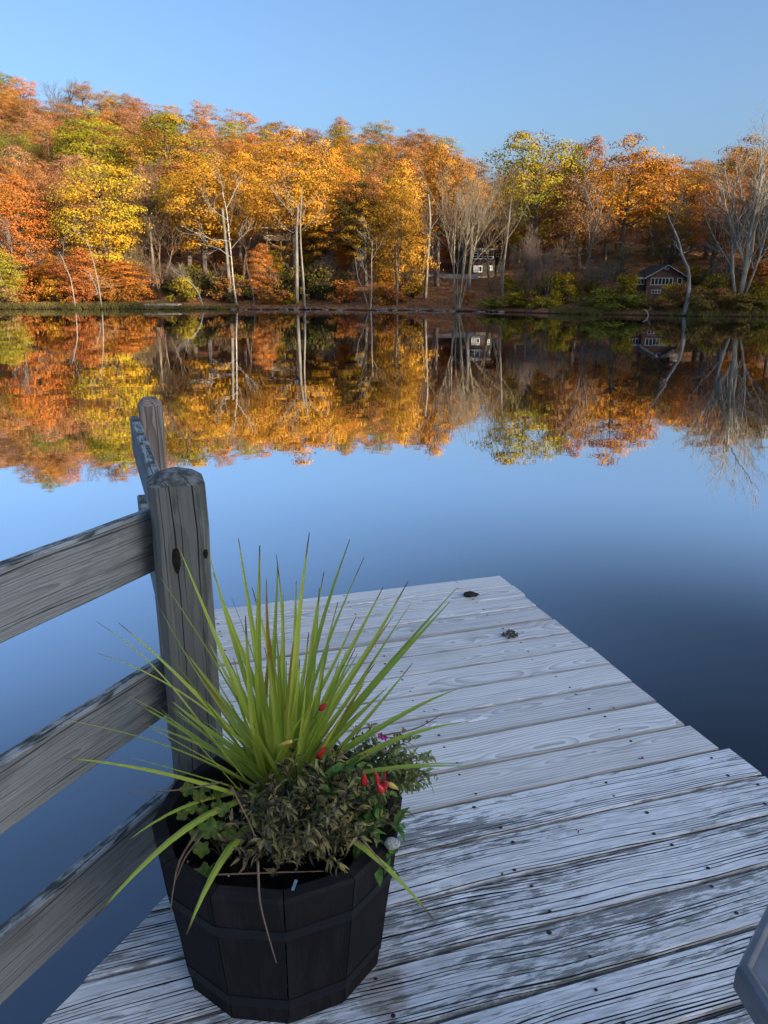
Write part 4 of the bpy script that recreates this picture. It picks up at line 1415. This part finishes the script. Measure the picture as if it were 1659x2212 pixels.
# knots on the near post
def build_knot(px, py, rx, rz_, off=0.0):
    c, s = math.cos(R(17.4)), math.sin(R(17.4))
    Rm = np.array([[c, -s], [s, c]])
    # front face centre plane of the near post
    nf = Rm @ np.array([0, -1]); fp = NP + nf * 0.0638
    d = ray(px, py); t = (fp @ nf) / (d[:2] @ nf)
    p = np.array([0, 0, EYE]) + d * t
    b = MB()
    th = np.arange(14) * 2 * math.pi / 14
    loc = [(0, 0, 0.0)]
    tang = np.array([c, s, 0]); up = np.array([0, 0, 1.0]); n3 = np.array([nf[0], nf[1], 0])
    V = [n3 * 0.0035]
    for k, (q, dep) in enumerate(((0.6, 0.003), (1.0, 0.0))):
        for a in th:
            V.append(tang * rx * q * math.cos(a) + up * rz_ * q * math.sin(a) * (1 + 0.12 * math.sin(3 * a)) + n3 * dep)
    F = [(0, 1 + j, 1 + (j + 1) % 14) for j in range(14)] + [(1 + j, 15 + j, 15 + (j + 1) % 14, 1 + (j + 1) % 14) for j in range(14)]
    b.add(V, F)
    o = b.build('knot', M['knot'], pn, True)
    R4 = Matrix.Rotation(-R(17.4), 4, 'Z')
    o.location = R4 @ Vector((p[0] - NP[0], p[1] - NP[1], p[2] - DECK))
    o.rotation_euler = (0, 0, -R(17.4))


build_knot(381, 1208, 0.0105, 0.034)
build_knot(444, 1196, 0.006, 0.012)

# ------------------------------------------------------------------ planter
PC = np.array([-0.222, 1.390])                      # axis of the planter
planter = empty('planter', (PC[0], PC[1], DECK), math.atan2(-PC[1], -PC[0]))
tag(planter, 'black-brown many-sided wooden barrel planter standing on the dock beside the post', 'planter')
NS = 12
PH, RT, RB, RIM = 0.334, 0.266, 0.222, 0.030


def octring(r, z, n=12):
    return [(r * math.cos(2 * math.pi * k / n), r * math.sin(2 * math.pi * k / n), z) for k in range(n)]


def build_planter():
    b = MB()
    for k in range(NS):
        a0, a1 = 2 * math.pi * k / NS, 2 * math.pi * (k + 1) / NS
        def P(r, a, z): return np.array([r * math.cos(a), r * math.sin(a), z])
        V, BC, F = [], [], []
        lv = [(0.0, RB), (0.03, RB + (RT - RB) * 0.08), (PH * 0.5, RB + (RT - RB) * 0.5), (PH - 0.006, RT - 0.001), (PH, RT - 0.006)]
        for (z, r) in lv:
            g = 0.0011 / r
            for (rr, aa) in ((r, a0 + g), (r, a1 - g), (r - RIM, a1 - g), (r - RIM, a0 + g)):
                p = P(rr, aa, z)
                if z == PH and rr < r: p = P(rr + 0.005, aa, z)
                V.append(p); BC.append((z, (aa - (a0 + a1) / 2) * r, rr - r))
        n = len(lv)
        for i in range(n - 1):
            for j in range(4):
                F.append((i * 4 + j, i * 4 + (j + 1) % 4, (i + 1) * 4 + (j + 1) % 4, (i + 1) * 4 + j))
        F.append((0, 3, 2, 1)); F.append(((n - 1) * 4, (n - 1) * 4 + 1, (n - 1) * 4 + 2, (n - 1) * 4 + 3))
        b.add(V, F, BC)
    b.build('barrel', M['stain_dark'], planter)
    for (f, hh, out) in ((0.70, 0.024, 0.0022), (0.13, 0.026, 0.0022)):  # raised strips; the upper one stands in for a recessed band
        h = MB()
        z0, z1 = PH * f, PH * f + hh
        r0 = RB + (RT - RB) * z0 / PH + out; r1 = RB + (RT - RB) * z1 / PH + out
        V = octring(r0, z0) + octring(r1, z1) + octring(r1 - 0.004, z1) + octring(r0 - 0.004, z0)
        F = []
        for i in range(4):
            for j in range(NS):
                F.append((i * NS + j, i * NS + (j + 1) % NS, ((i + 1) % 4) * NS + (j + 1) % NS, ((i + 1) % 4) * NS + j))
        h.add(V, F)
        h.build('barrel_band', M['barrel_band'], planter)
    # soil, a mounded uneven disc
    rng = np.random.default_rng(3)
    s = MB(); V = [(0, 0, PH - 0.055)]
    nr, na = 10, 40
    for i in range(1, nr + 1):
        for k in range(na):
            a = 2 * math.pi * k / na
            lim = (RT - RIM - 0.008) * math.cos(math.pi / NS) / math.cos((a % (2 * math.pi / NS)) - math.pi / NS)
            r = lim * i / nr
            V.append((r * math.cos(a), r * math.sin(a), PH - 0.055 - 0.03 * (i / nr) ** 2 + rng.normal(0, 0.004)))
    F = [(0, 1 + k, 1 + (k + 1) % na) for k in range(na)]
    for i in range(nr - 1):
        for k in range(na):
            F.append((1 + i * na + k, 1 + (i + 1) * na + k, 1 + (i + 1) * na + (k + 1) % na, 1 + i * na + (k + 1) % na))
    s.add(V, F)
    so_ = s.build('soil', M['soil'], planter)
    # perlite specks in the soil
    pb = MB()
    for i in range(40):
        a = rng.uniform(0, 6.28); r = rng.uniform(0.08, 0.215)
        c = np.array([r * math.cos(a), r * math.sin(a), PH - 0.058 - 0.03 * (r / 0.23) ** 2])
        d = 0.0022
        pb.box(c, (d, d * rng.uniform(.7, 1.2), d), None)
    pb.build('perlite', m_plain("perlite", (0.5, 0.5, 0.48), 0.9, 0.1), so_)


build_planter()

# ------------------------------------------------------------------ plants in the planter
SOILZ = DECK + PH - 0.05


def blade(b, P, w, fold=0.25, side=None, tipw=0.05):
    """strap leaf along the curve P (m,3): full width low down, running out to a point"""
    P = np.asarray(P, float)
    m = len(P)
    T = np.gradient(P, axis=0); T /= np.linalg.norm(T, axis=1)[:, None]
    s = np.asarray(side, float)
    S = s[None, :] - T * (T @ s)[:, None]; S /= np.linalg.norm(S, axis=1)[:, None] + 1e-9
    N = np.cross(S, T)
    f = np.linspace(0, 1, m)
    ww = w * 1.22 * np.minimum(0.65 + 1.6 * f, 1.0) * np.clip((1.0 - f) / 0.62, tipw, 1.0) ** 0.75
    A = P - S * ww[:, None] / 2 + N * ww[:, None] * fold * 0.5
    Bc = P
    D = P + S * ww[:, None] / 2 + N * ww[:, None] * fold * 0.5
    V = np.stack([A, Bc, D], 1).reshape(-1, 3)
    F = []
    for i in range(m - 1):
        F += [(i * 3, i * 3 + 1, i * 3 + 4, i * 3 + 3), (i * 3 + 1, i * 3 + 2, i * 3 + 5, i * 3 + 4)]
    BC = np.stack([np.repeat(f, 3), np.tile([-1, 0, 1], m), np.zeros(3 * m)], 1)
    b.add(V, F, BC)


def m_spike():
    t = NT("spike_leaf")
    x, y, z = t.sep(t.attr("bc").outputs["Vector"])
    r = t.island()
    c = t.mix(r, (0.36, 0.46, 0.055), (0.56, 0.62, 0.10))
    c = t.mix(t.step(x, 0.42, 0.0), c, (0.46, 0.55, 0.08))
    stripes = t.noise(t.xyz(t.math('MULTIPLY', x, 1.2), t.math('MULTIPLY', y, 3.5), t.math('MULTIPLY', r, 50.0)), 1.0, 2)
    c = t.mix(t.math('MULTIPLY', t.step(stripes, 0.45, 0.7), 0.5), c, (0.22, 0.33, 0.04))
    tip = t.step(t.math('ADD', x, t.math('MULTIPLY', t.math('SUBTRACT', r, 0.5), 0.12)), 0.90, 0.985)
    c = t.mix(tip, c, (0.16, 0.075, 0.03))
    yel = t.math('MULTIPLY', t.step(r, 0.86, 0.9), t.step(t.math('ADD', x, t.math('MULTIPLY', stripes, 0.4)), 0.6, 0.95))
    c = t.mix(yel, c, (0.42, 0.27, 0.03))
    p = t.principled(c, 0.45, None, 0.4)
    tr = t.node("ShaderNodeBsdfTranslucent"); t.put(tr.inputs[0], c)
    mx = t.node("ShaderNodeMixShader"); mx.inputs[0].default_value = 0.25
    t.t.links.new(p.outputs[0], mx.inputs[1]); t.t.links.new(tr.outputs[0], mx.inputs[2])
    t.t.links.new(mx.outputs[0], t.out.inputs[0])
    return t.m


def build_spike():
    rng = np.random.default_rng(8)
    base = np.array([-0.222, 1.46, SOILZ + 0.0])
    e = empty('spike_plant', base)
    tag(e, 'tall spiky plant with long narrow yellow-green leaves fanning from the planter', 'plant')
    b = MB()
    def leaf(tip, w, sag, base_off=None):
        q = base + (np.array([rng.normal(0, 0.016), rng.normal(0, 0.016), rng.uniform(-0.01, 0.05)]) if base_off is None else base_off)
        tip = np.asarray(tip, float)
        L = np.linalg.norm(tip - q)
        m = 12
        f = np.linspace(0, 1, m)
        P = q[None, :] + (tip - q)[None, :] * f[:, None]
        P[:, 2] += sag * L * (4 * f * (1 - f)) * 0.5
        P[:, 0] += rng.normal(0, 0.018) * L * np.sin(f * math.pi) + rng.normal(0, 0.006) * L * np.sin(f * 2 * math.pi)
        h = (tip - q)[:2]
        sd = np.array([-h[1], h[0], 0.0]) if np.linalg.norm(h) > 0.02 else np.array([1, 0, 0.0])
        # most blades turn their flat side to the viewer a little
        sd = sd / (np.linalg.norm(sd) + 1e-9) * np.sign(sd[0] + 1e-6) + np.array([rng.uniform(0.2, 0.9), rng.uniform(-.3, .3), 0])
        sd = sd / (np.linalg.norm(sd) + 1e-9)
        blade(b, P - base, w, 0.3, sd)
    # tips read off the photo: pixel, depth of the tip, width, arching
    T = [(208, 1342, 1.40, 19, .16), (209, 1410, 1.30, 19, .18), (130, 1553, 1.25, 19, .10), (138, 1637, 1.22, 27, .10), (277, 1815, 1.22, 13, .16), (206, 1982, 1.10, 19, .22),
         (403, 2018, 1.08, 19, .26), (936, 1985, 1.12, 17, .24), (987, 1270, 1.62, 17, .03), (972, 1300, 1.60, 17, .04), (892, 1432, 1.52, 13, .05), (990, 1488, 1.55, 16, .14),
         (1012, 1558, 1.50, 16, .17), (1025, 1655, 1.40, 15, .12), (1000, 1648, 1.38, 15, .10), (882, 1255, 1.60, 15, .02), (828, 1268, 1.64, 14, .02), (787, 1203, 1.52, 15, .02),
         (756, 1165, 1.50, 16, .01), (668, 1150, 1.44, 17, .0), (561, 1178, 1.44, 16, .0), (515, 1163, 1.52, 14, .01), (597, 1198, 1.56, 10, .0), (385, 1180, 1.46, 15, .03),
         (323, 1213, 1.42, 15, .05), (330, 1284, 1.40, 14, .06), (448, 1185, 1.54, 13, .02), (461, 1238, 1.50, 14, .02), (362, 1408, 1.30, 15, .08), (255, 1345, 1.50, 9, .12),
         (545, 1270, 1.60, 13, .0), (612, 1285, 1.62, 12, .0), (640, 1255, 1.58, 14, .0), (690, 1270, 1.58, 13, .01), (700, 1235, 1.62, 13, .01), (730, 1300, 1.62, 13, .02), (770, 1330, 1.62, 12, .03),
         (850, 1330, 1.66, 12, .03), (500, 1290, 1.42, 14, .01), (575, 1250, 1.40, 14, .0), (270, 1500, 1.45, 9, .12), (300, 1560, 1.5, 9, .10), (890, 1300, 1.66, 9, .03), (600, 1215, 1.50, 13, .0), (530, 1330, 1.38, 15, .0)]
    for (px, py, Y, wpx, sag) in T:
        tip = at(px, py, Y)
        leaf(tip, wpx / FP * 1.55 * 1.05, sag)
    # inner fan
    for i in range(60):
        a = rng.uniform(-1, 1)
        tip = base + np.array([0.30 * a + rng.normal(0, 0.03), rng.uniform(-0.14, 0.16), rng.uniform(0.28, 0.46) * (1 - 0.35 * abs(a))])
        leaf(tip, rng.uniform(0.010, 0.015), rng.uniform(0, 0.05))
    o = b.build('leaves', m_spike(), e)
    o.name = 'leaf_fan'
    # dry hanging strands
    dm = m_plain("dry_leaf", (0.17, 0.12, 0.075), 0.8, 0.3, 30)
    for (pts, Y) in (([(430, 1790), (385, 1860), (372, 1930), (368, 1980)], 1.15), ([(440, 1800), (400, 1850), (380, 1900)], 1.16), ([(557, 1860), (560, 1950), (585, 2040), (597, 2080)], 1.08),
                     ([(480, 1690), (400, 1705), (345, 1710), (280, 1712)], 1.25), ([(450, 1890), (620, 1884), (700, 1882)], 1.20), ([(500, 1700), (540, 1780), (560, 1830)], 1.2),
                     ([(780, 1810), (830, 1870), (858, 1900)], 1.2), ([(820, 1590), (900, 1575), (960, 1540)], 1.45)):
        P = np.array([at(x, y, Y) for x, y in pts]) - base
        tt = np.linspace(0, len(P) - 1, 10)
        Q = np.stack([np.interp(tt, range(len(P)), P[:, k]) for k in range(3)], 1)
        Q[1:-1] = (Q[:-2] + 2 * Q[1:-1] + Q[2:]) / 4
        d = MB(); d.tube(Q, np.linspace(0.0022, 0.0009, 10), 4, False)
        d.build('dry_strand', dm, e)


build_spike()


def small_leaf(b, c, d, n, L, w, curl=0.2):
    """pointed leaf of six faces, from c along d"""
    d = d / np.linalg.norm(d)
    s = np.cross(n, d); s /= np.linalg.norm(s) + 1e-9
    n = np.cross(d, s)
    V = []
    for f, ww, z in ((0.0, 0.12, 0), (0.35, 1.0, 0.06), (0.7, 0.7, 0.02), (1.0, 0.04, -curl)):
        p = c + d * L * f + n * L * z
        V += [p - s * w * ww / 2 + n * w * 0.15 * ww, p, p + s * w * ww / 2 + n * w * 0.15 * ww]
    F = []
    for i in range(3):
        F += [(i * 3, i * 3 + 1, i * 3 + 4, i * 3 + 3), (i * 3 + 1, i * 3 + 2, i * 3 + 5, i * 3 + 4)]
    b.add(V, F)


def leafy(name, label, base, stems, leafL, leafW, col, col2, rng, n_per=12, stemr=0.0015, stemcol=(0.08, 0.06, 0.04), droop=0.1, cat='plant', heads=None, spread=0.9):
    """a soft plant: curved stems (end points relative to base) dressed with small pointed leaves"""
    e = empty(name, base)
    tag(e, label, cat)
    S = MB(); L = MB(); Hd = MB()
    for end in stems:
        end = np.asarray(end, float)
        m = 8
        f = np.linspace(0, 1, m)[:, None]
        start = np.array([end[0] * 0.25, end[1] * 0.25, 0.0])
        P = start + (end - start) * f + np.array([0, 0, 1.0]) * droop * np.linalg.norm(end) * (4 * f * (1 - f)) + rng.normal(0, 0.003, (m, 3))
        S.tube(P, np.linspace(stemr, stemr * 0.5, m), 4, False)
        for k in range(n_per):
            t = 0.25 + 0.75 * (k + rng.uniform(0, 1)) / n_per
            i = t * (m - 1); i0 = min(int(i), m - 2)
            c = P[i0] + (P[i0 + 1] - P[i0]) * (i - i0)
            T = P[i0 + 1] - P[i0]; T /= np.linalg.norm(T)
            a = rng.normal(0, 1, 3); a -= T * (a @ T); a /= np.linalg.norm(a)
            d = a * spread + T * rng.uniform(0.2, 0.9) + np.array([0, 0, rng.uniform(-0.5, 0.4)])
            nn = np.array([rng.normal(0, .5), rng.normal(0, .5), 1.0])
            small_leaf(L, c, d, nn, leafL * rng.uniform(0.6, 1.3), leafW * rng.uniform(0.7, 1.3), rng.uniform(0, 0.5))
        if heads and rng.uniform() < heads:
            Hd = MB()
            for k in range(14):
                d = rng.normal(0, 1, 3); d[2] = abs(d[2]); d /= np.linalg.norm(d)
                small_leaf(Hd, P[-1], d, rng.normal(0, 1, 3), 0.010, 0.003, 0.3)
            h = Hd.build('seed_head', M['plantleaf'], e); setcol(h, (0.045, 0.036, 0.03), (0.07, 0.05, 0.04))
    s = S.build('stem', M['bark'], e); setcol(s, stemcol)
    l = L.build('foliage', M['plantleaf'], e); setcol(l, col, col2)
    return e


def build_plants():
    rng = np.random.default_rng(15)
    # brown fading bush in front
    st = []
    for i in range(110):
        a = rng.uniform(0, 6.28); r = 0.165 * math.sqrt(rng.uniform(0, 1))
        st.append((r * math.cos(a) * 1.08, r * math.sin(a) * 0.95 - 0.012, 0.050 + 0.12 * math.sqrt(max(0, 1 - (r / 0.175) ** 2)) + rng.normal(0, 0.024) + 0.03 * math.cos(a)))
    leafy('fading_bush', 'low fading bush of small grey-brown and olive leaves at the front of the planter', (-0.150, 1.325, SOILZ - 0.004), st, 0.025, 0.0070,
          (0.115, 0.095, 0.075), (0.32, 0.28, 0.10), rng, 17, 0.0016, (0.06, 0.045, 0.035), 0.08, heads=0.55)
    # green plant with peppers on the right
    base = np.array([-0.060, 1.33, SOILZ - 0.006])
    st = [(0.05, -0.03, 0.10), (0.07, 0.02, 0.12), (0.03, 0.05, 0.11), (0.09, -0.02, 0.07), (0.085, -0.06, 0.04), (0.02, -0.05, 0.08), (0.06, 0.06, 0.07), (0.10, 0.03, 0.06), (0.0, 0.03, 0.12),
          (0.05, -0.08, 0.03), (0.02, 0.0, 0.13), (-0.04, 0.06, 0.17), (-0.08, 0.05, 0.16), (-0.06, 0.03, 0.15), (-0.02, 0.05, 0.18), (0.0, 0.06, 0.15), (-0.10, 0.02, 0.13)]
    e = leafy('pepper_plant', 'green ornamental pepper plant with small upright red peppers at the right of the planter', base, st, 0.046, 0.017,
              (0.075, 0.17, 0.045), (0.17, 0.27, 0.07), rng, 9, 0.0022, (0.10, 0.17, 0.05), 0.06)
    red = m_plain("red_pepper", (0.50, 0.018, 0.018), 0.25, 0.2, 30, 0.5)
    yel = m_plain("yellow_pepper", (0.62, 0.45, 0.09), 0.3, 0.15, 30, 0.5)
    cal = m_plain("pepper_stalk", (0.16, 0.24, 0.06), 0.6, 0.2, 30)
    def pepper(px, py, px2, py2, Y, r, mat, up=True):
        a = at(px, py, Y) - base; c = at(px2, py2, Y) - base          # stalk end -> tip
        f = np.linspace(0, 1, 9)
        P = a + (c - a) * f[:, None]
        prof = np.array([0.55, 0.9, 1.0, 0.98, 0.88, 0.72, 0.5, 0.28, 0.06]) * r
        b = MB(); b.tube(P, prof, 10)
        o = b.build('pepper', mat, e, True)
        s = MB(); L = np.linalg.norm(c - a)
        s.tube([a + (a - c) * 0.75 + np.array([0, 0.004, -0.01]), a + (a - c) * 0.3, a + (c - a) * 0.03], [0.0014, 0.0016, r * 0.62], 6)
        s.build('stalk', cal, o, True)
    pepper(787, 1697, 786, 1668, 1.30, 0.0072, red)
    pepper(818, 1698, 810, 1664, 1.29, 0.0055, red)
    pepper(824, 1700, 832, 1664, 1.31, 0.0055, red)
    pepper(816, 1704, 838, 1690, 1.30, 0.0070, red)
    pepper(826, 1712, 814, 1690, 1.28, 0.0072, red)
    pepper(828, 1708, 838, 1686, 1.285, 0.0055, red)
    pepper(838, 1692, 862, 1706, 1.30, 0.0058, yel)
    pepper(690, 1534, 707, 1518, 1.42, 0.0062, red)
    pepper(684, 1638, 705, 1610, 1.38, 0.0062, red)
    pepper(632, 1600, 601, 1610, 1.36, 0.0045, yel)
    # trailing small-leaved plant at the back right
    base2 = np.array([-0.075, 1.50, SOILZ])
    st = []
    for i in range(70):
        a = rng.uniform(-0.6, 1.5); r = rng.uniform(0.08, 0.20)
        st.append((r * math.cos(a), r * math.sin(a) * 0.55, rng.uniform(0.0, 0.135) - 0.12 * max(0, r - 0.15)))
    for i in range(12):
        st.append((rng.uniform(-0.30, -0.12), rng.uniform(0.02, 0.10), rng.uniform(0.03, 0.12)))
    e2 = leafy('trailing_flower', 'trailing small-leaved plant with tiny magenta flowers spilling over the back right rim', base2, st, 0.020, 0.0075,
               (0.16, 0.22, 0.08), (0.27, 0.29, 0.12), rng, 24, 0.0012, (0.10, 0.09, 0.05), 0.12)
    mag = m_plain("magenta_petal", (0.46, 0.03, 0.26), 0.6, 0.2, 40)
    for (px, py, Y) in ((822, 1587, 1.50), (831, 1592, 1.49), (503, 1568, 1.58), (512, 1622, 1.50), (706, 1600, 1.52)):
        c = at(px, py, Y) - base2
        b = MB()
        for k in range(5):
            a = k * 1.2566
            small_leaf(b, c, np.array([math.cos(a), -0.5, math.sin(a)]), np.array([0, -1, 0.3]), 0.010, 0.006, 0.1)
        b.build('flower', mag, e2)
    # scalloped green leaves at the left
    base3 = np.array([-0.325, 1.34, SOILZ - 0.01])
    e3 = empty('geranium', base3); tag(e3, 'low geranium with round scalloped green leaves at the left of the planter', 'plant')
    L = MB(); S = MB()
    for (px, py, Y, r) in ((405, 1705, 1.36, .020), (430, 1720, 1.34, .022), (450, 1700, 1.36, .02), (415, 1745, 1.32, .018), (440, 1750, 1.33, .017), (470, 1745, 1.33, .020), (484, 1750, 1.31, .022), (455, 1790, 1.26, .030),
                           (475, 1800, 1.26, .026), (430, 1800, 1.27, .026), (490, 1810, 1.25, .020), (435, 1835, 1.24, .022), (440, 1890, 1.20, .030), (500, 1790, 1.28, .018), (395, 1760, 1.33, .018), (470, 1715, 1.36, .018)):
        r *= 0.70; Y += 0.02
        c = at(px, py, Y) - base3
        n = np.array([rng.normal(0, .4), -0.6 + rng.normal(0, .3), 0.8]); n /= np.linalg.norm(n)
        u = np.cross(n, (0.3, 0.1, 1)); u /= np.linalg.norm(u); v = np.cross(n, u)
        V = [c]; na = 30; a0 = rng.uniform(0, 6.28)
        for q, lift in ((0.55, 0.0), (1.0, 0.16)):
            for k in range(na):
                a = 2 * math.pi * k / na
                rr = r * q * (1 + 0.16 * math.sin(5 * a + a0) * q + 0.09 * math.sin(15 * a))
                V.append(c + u * rr * math.cos(a) + v * rr * math.sin(a) + n * r * (lift + 0.20 * math.sin(5 * a + a0 + 1) * q + 0.12 * math.sin(2 * a) * q))
        F = [(0, 1 + k, 1 + (k + 1) % na) for k in range(na)] + [(1 + k, 1 + na + k, 1 + na + (k + 1) % na, 1 + (k + 1) % na) for k in range(na)]
        L.add(V, F)
        S.tube([np.array([c[0] * 0.3, c[1] * 0.3, 0]), c * 0.6 + np.array([0, 0, 0.0]), c], [0.0018, 0.0015, 0.0012], 4, False)
    l = L.build('foliage', M['plantleaf'], e3, True); setcol(l, (0.11, 0.18, 0.04), (0.19, 0.23, 0.06))
    s = S.build('stem', M['bark'], e3); setcol(s, (0.14, 0.12, 0.06))
    # stone on the rim
    bm = bmesh.new(); bmesh.ops.create_icosphere(bm, subdivisions=3, radius=0.013)
    for v in bm.verts:
        v.co *= 1 + 0.10 * math.sin(v.co.x * 300) * math.cos(v.co.z * 260 + v.co.y * 200)
        v.co.x *= 1.25; v.co.z *= 0.85
    me = bpy.data.meshes.new('pebble'); bm.to_mesh(me); bm.free()
    me.materials.append(m_plain("speckled_stone", (0.50, 0.50, 0.45), 0.9, 0.5, 220, 0.2, 0.6))
    o = bpy.data.objects.new('pebble', me); COL.objects.link(o)
    p = atz(848, 1822, DECK + PH + 0.008)
    o.location = p
    tag(o, 'small speckled white pebble on the right rim of the planter', 'pebble')
    # plant tag
    q = at(636, 1912, 1.155)
    b = MB(); b.box((0, 0, 0), (0.0028, 0.0006, 0.012), np.array(Matrix.Rotation(R(18), 3, 'Y')))
    o = b.build('plant_tag', m_plain("tag_plastic", (0.16, 0.24, 0.33), 0.4, 0.3, 80), None, False, q)
    tag(o, 'small pale blue plastic plant tag stuck in the soil at the front of the planter', 'plant tag')


build_plants()

# ------------------------------------------------------------------ things lying on the deck
def build_bits():
    rng = np.random.default_rng(4)
    dk = m_plain("dark_dropping", (0.035, 0.036, 0.03), 0.85, 0.4, 90, 0.2, 0.6)
    p = atz(1015, 1287, DECK + 0.004)
    e = empty('dropping', p); tag(e, 'dark coiled goose dropping near the far right corner of the dock', 'dropping')
    b = MB()
    th = np.linspace(0, 4.6 * math.pi, 46)
    rr = 0.024 * (1 - th / (5.6 * math.pi))
    P = np.stack([rr * np.cos(th) * 1.2, rr * np.sin(th) * 0.9, 0.004 + th / (4.6 * math.pi) * 0.013], 1)
    b.tube(P, np.linspace(0.0085, 0.006, 46), 7)
    b.tube([(0.022, 0, 0.005), (0.034, 0.006, 0.006), (0.044, 0.012, 0.003)], [0.008, 0.006, 0.003], 6)
    b.build('coil', dk, e, True)
    p = atz(1102, 1372, DECK + 0.003)
    e = empty('crumbled_dropping', p); tag(e, 'crumbled olive dropping on the pale boards right of the tall leaves', 'dropping')
    b = MB()
    for i in range(46):
        a = rng.uniform(0, 6.28); r = 0.032 * math.sqrt(rng.uniform(0, 1))
        c = np.array([r * math.cos(a), r * math.sin(a) * 1.1, 0.002 + rng.uniform(0, 0.004)])
        d = rng.normal(0, 1, 3); d[2] *= 0.3; d = d / np.linalg.norm(d) * rng.uniform(0.003, 0.009)
        b.tube([c - d, c, c + d], [0.002, 0.0036, 0.0015], 5)
    b.build('crumb', m_plain("olive_crumb", (0.085, 0.085, 0.06), 0.9, 0.5, 120, 0.2), e, True)
    wm = m_plain("white_splash", (0.93, 0.95, 0.95), 0.8, 0.12, 60)
    def splash(px, py, rx, ry, label, seed, streaks):
        r2 = np.random.default_rng(seed)
        c = atz(px, py, DECK + 0.0022)
        e = empty('bird_splash', c, DA); tag(e, label, 'bird splash')
        b = MB()
        for (ox, oy, sx, sy) in streaks:
            na = 26
            ph = r2.uniform(0, 6.28, 5)
            V = [(ox, oy, 0.0008)]
            for k in range(na):
                a = 2 * math.pi * k / na
                q = 1 + 0.3 * math.sin(3 * a + ph[0]) + 0.22 * math.sin(5 * a + ph[1]) + 0.2 * math.sin(9 * a + ph[2])
                V.append((ox + sx * q * math.cos(a), oy + sy * q * math.sin(a), 0.0))
            b.add(V, [(0, 1 + k, 1 + (k + 1) % na) for k in range(na)])
        b.build('splash', wm, e)
    splash(985, 1560, 0, 0, 'white bird splash smeared across one pale board right of the planter', 1, [(0.0, 0.0, 0.045, 0.008), (-0.07, 0.006, 0.022, 0.005), (0.055, -0.008, 0.04, 0.006), (0.09, -0.004, 0.02, 0.009), (-0.10, 0.012, 0.006, 0.005), (0.02, 0.01, 0.02, 0.003)])
    splash(832, 1500, 0, 0, 'thin white bird splash on the pale board just behind the plants', 2, [(0.0, 0.012, 0.022, 0.003), (-0.02, 0.0, 0.004, 0.014), (0.02, -0.010, 0.018, 0.003)])
    # small fallen scraps
    lm = m_plain("scrap_leaf", (0.12, 0.06, 0.035), 0.85, 0.4, 100)
    for (px, py) in ((1325, 1531), (900, 1667), (940, 1535), (1385, 1640), (890, 1365), (1085, 1885), (1250, 1795)):
        p = atz(px, py, DECK + 0.003)
        b = MB()
        for k in range(3):
            a = rng.uniform(0, 6.28)
            small_leaf(b, np.array([0, 0, 0.001]), np.array([math.cos(a), math.sin(a), 0.15]), np.array([0, 0, 1.0]), rng.uniform(0.008, 0.016), 0.004, 0.1)
        o = b.build('leaf_scrap', lm, None, False, p)
        tag(o, 'tiny brown scrap of dry leaf lying on the deck boards', 'leaf scrap', 'leaf scraps on the deck')
    # lichen crumbs at the left edge
    p = atz(398, 2000, DECK + 0.004)
    b = MB()
    for k in range(7):
        c = np.array([rng.normal(0, 0.006), rng.normal(0, 0.006), 0.0])
        na = 9; ph = rng.uniform(0, 6)
        V = [c + [0, 0, 0.003]] + [c + np.array([0.006 * (1 + .3 * math.sin(3 * 2 * math.pi * j / na + ph)) * math.cos(2 * math.pi * j / na), 0.006 * math.sin(2 * math.pi * j / na), 0.0]) for j in range(na)]
        b.add(V, [(0, 1 + j, 1 + (j + 1) % na) for j in range(na)])
    o = b.build('lichen', m_plain("pale_lichen", (0.50, 0.55, 0.45), 0.9, 0.2, 120), None, False, p)
    tag(o, 'pale green lichen patch at the left edge of the old boards', 'lichen')


build_bits()

# ------------------------------------------------------------------ octagonal table at the lower right
def build_table():
    ztop = DECK + 0.56
    c0 = atz(1592, 2080, ztop)                     # nearest visible corner
    d1 = atz(1655, 1952, ztop) - c0
    a1 = math.atan2(d1[1], d1[0])                  # direction of the far edge
    side = 0.20
    # octagon: walk the edges clockwise from the far end
    pts = [c0[:2]]
    ang = a1
    for k in range(7):
        pts.append(pts[-1] + side * np.array([math.cos(ang), math.sin(ang)]))
        ang -= math.pi / 4
    pts = np.array(pts)
    cen = pts.mean(0)
    e = empty('patio_table', (cen[0], cen[1], DECK))
    tag(e, 'dark grey octagonal patio table with a raised rim at the lower right corner', 'table')
    q = pts - cen
    def ring(k, z): return [(p[0] * k, p[1] * k, z) for p in q]
    H = 0.56
    lv = [(0.97, H - 0.045), (1.0, H - 0.040), (1.0, H - 0.012), (0.985, H - 0.003), (0.955, H), (0.945, H - 0.001), (0.93, H - 0.004), (0.91, H - 0.004)]
    V = []
    for (k, z) in lv: V += ring(k, z)
    F = []
    for i in range(len(lv) - 1):
        for j in range(8): F.append((i * 8 + j, i * 8 + (j + 1) % 8, (i + 1) * 8 + (j + 1) % 8, (i + 1) * 8 + j))
    F.append(tuple((len(lv) - 1) * 8 + j for j in range(8))); F.append(tuple(range(8))[::-1])
    b = MB(); b.add(V, F)
    t = NT("grey_resin")
    n = t.noise(t.objco(), 14, 5)
    cc = t.mix(t.step(n, 0.3, 0.7), (0.12, 0.125, 0.135), (0.19, 0.20, 0.21))
    t.principled(cc, 0.42, t.bump(t.noise(t.objco(), 160, 2), 0.12, 0.002), 0.5)
    o = b.build('table_top', t.m, e)
    bm = bmesh.new(); bm.from_mesh(o.data); bmesh.ops.recalc_face_normals(bm, faces=bm.faces); bm.to_mesh(o.data); bm.free()
    for k in range(4):
        a = q[2 * k] * 0.78
        lb = MB(); lb.bar((a[0], a[1], 0.001), (a[0] * 0.95, a[1] * 0.95, H - 0.046), 0.035); lb.build('leg', t.m, e)


build_table()
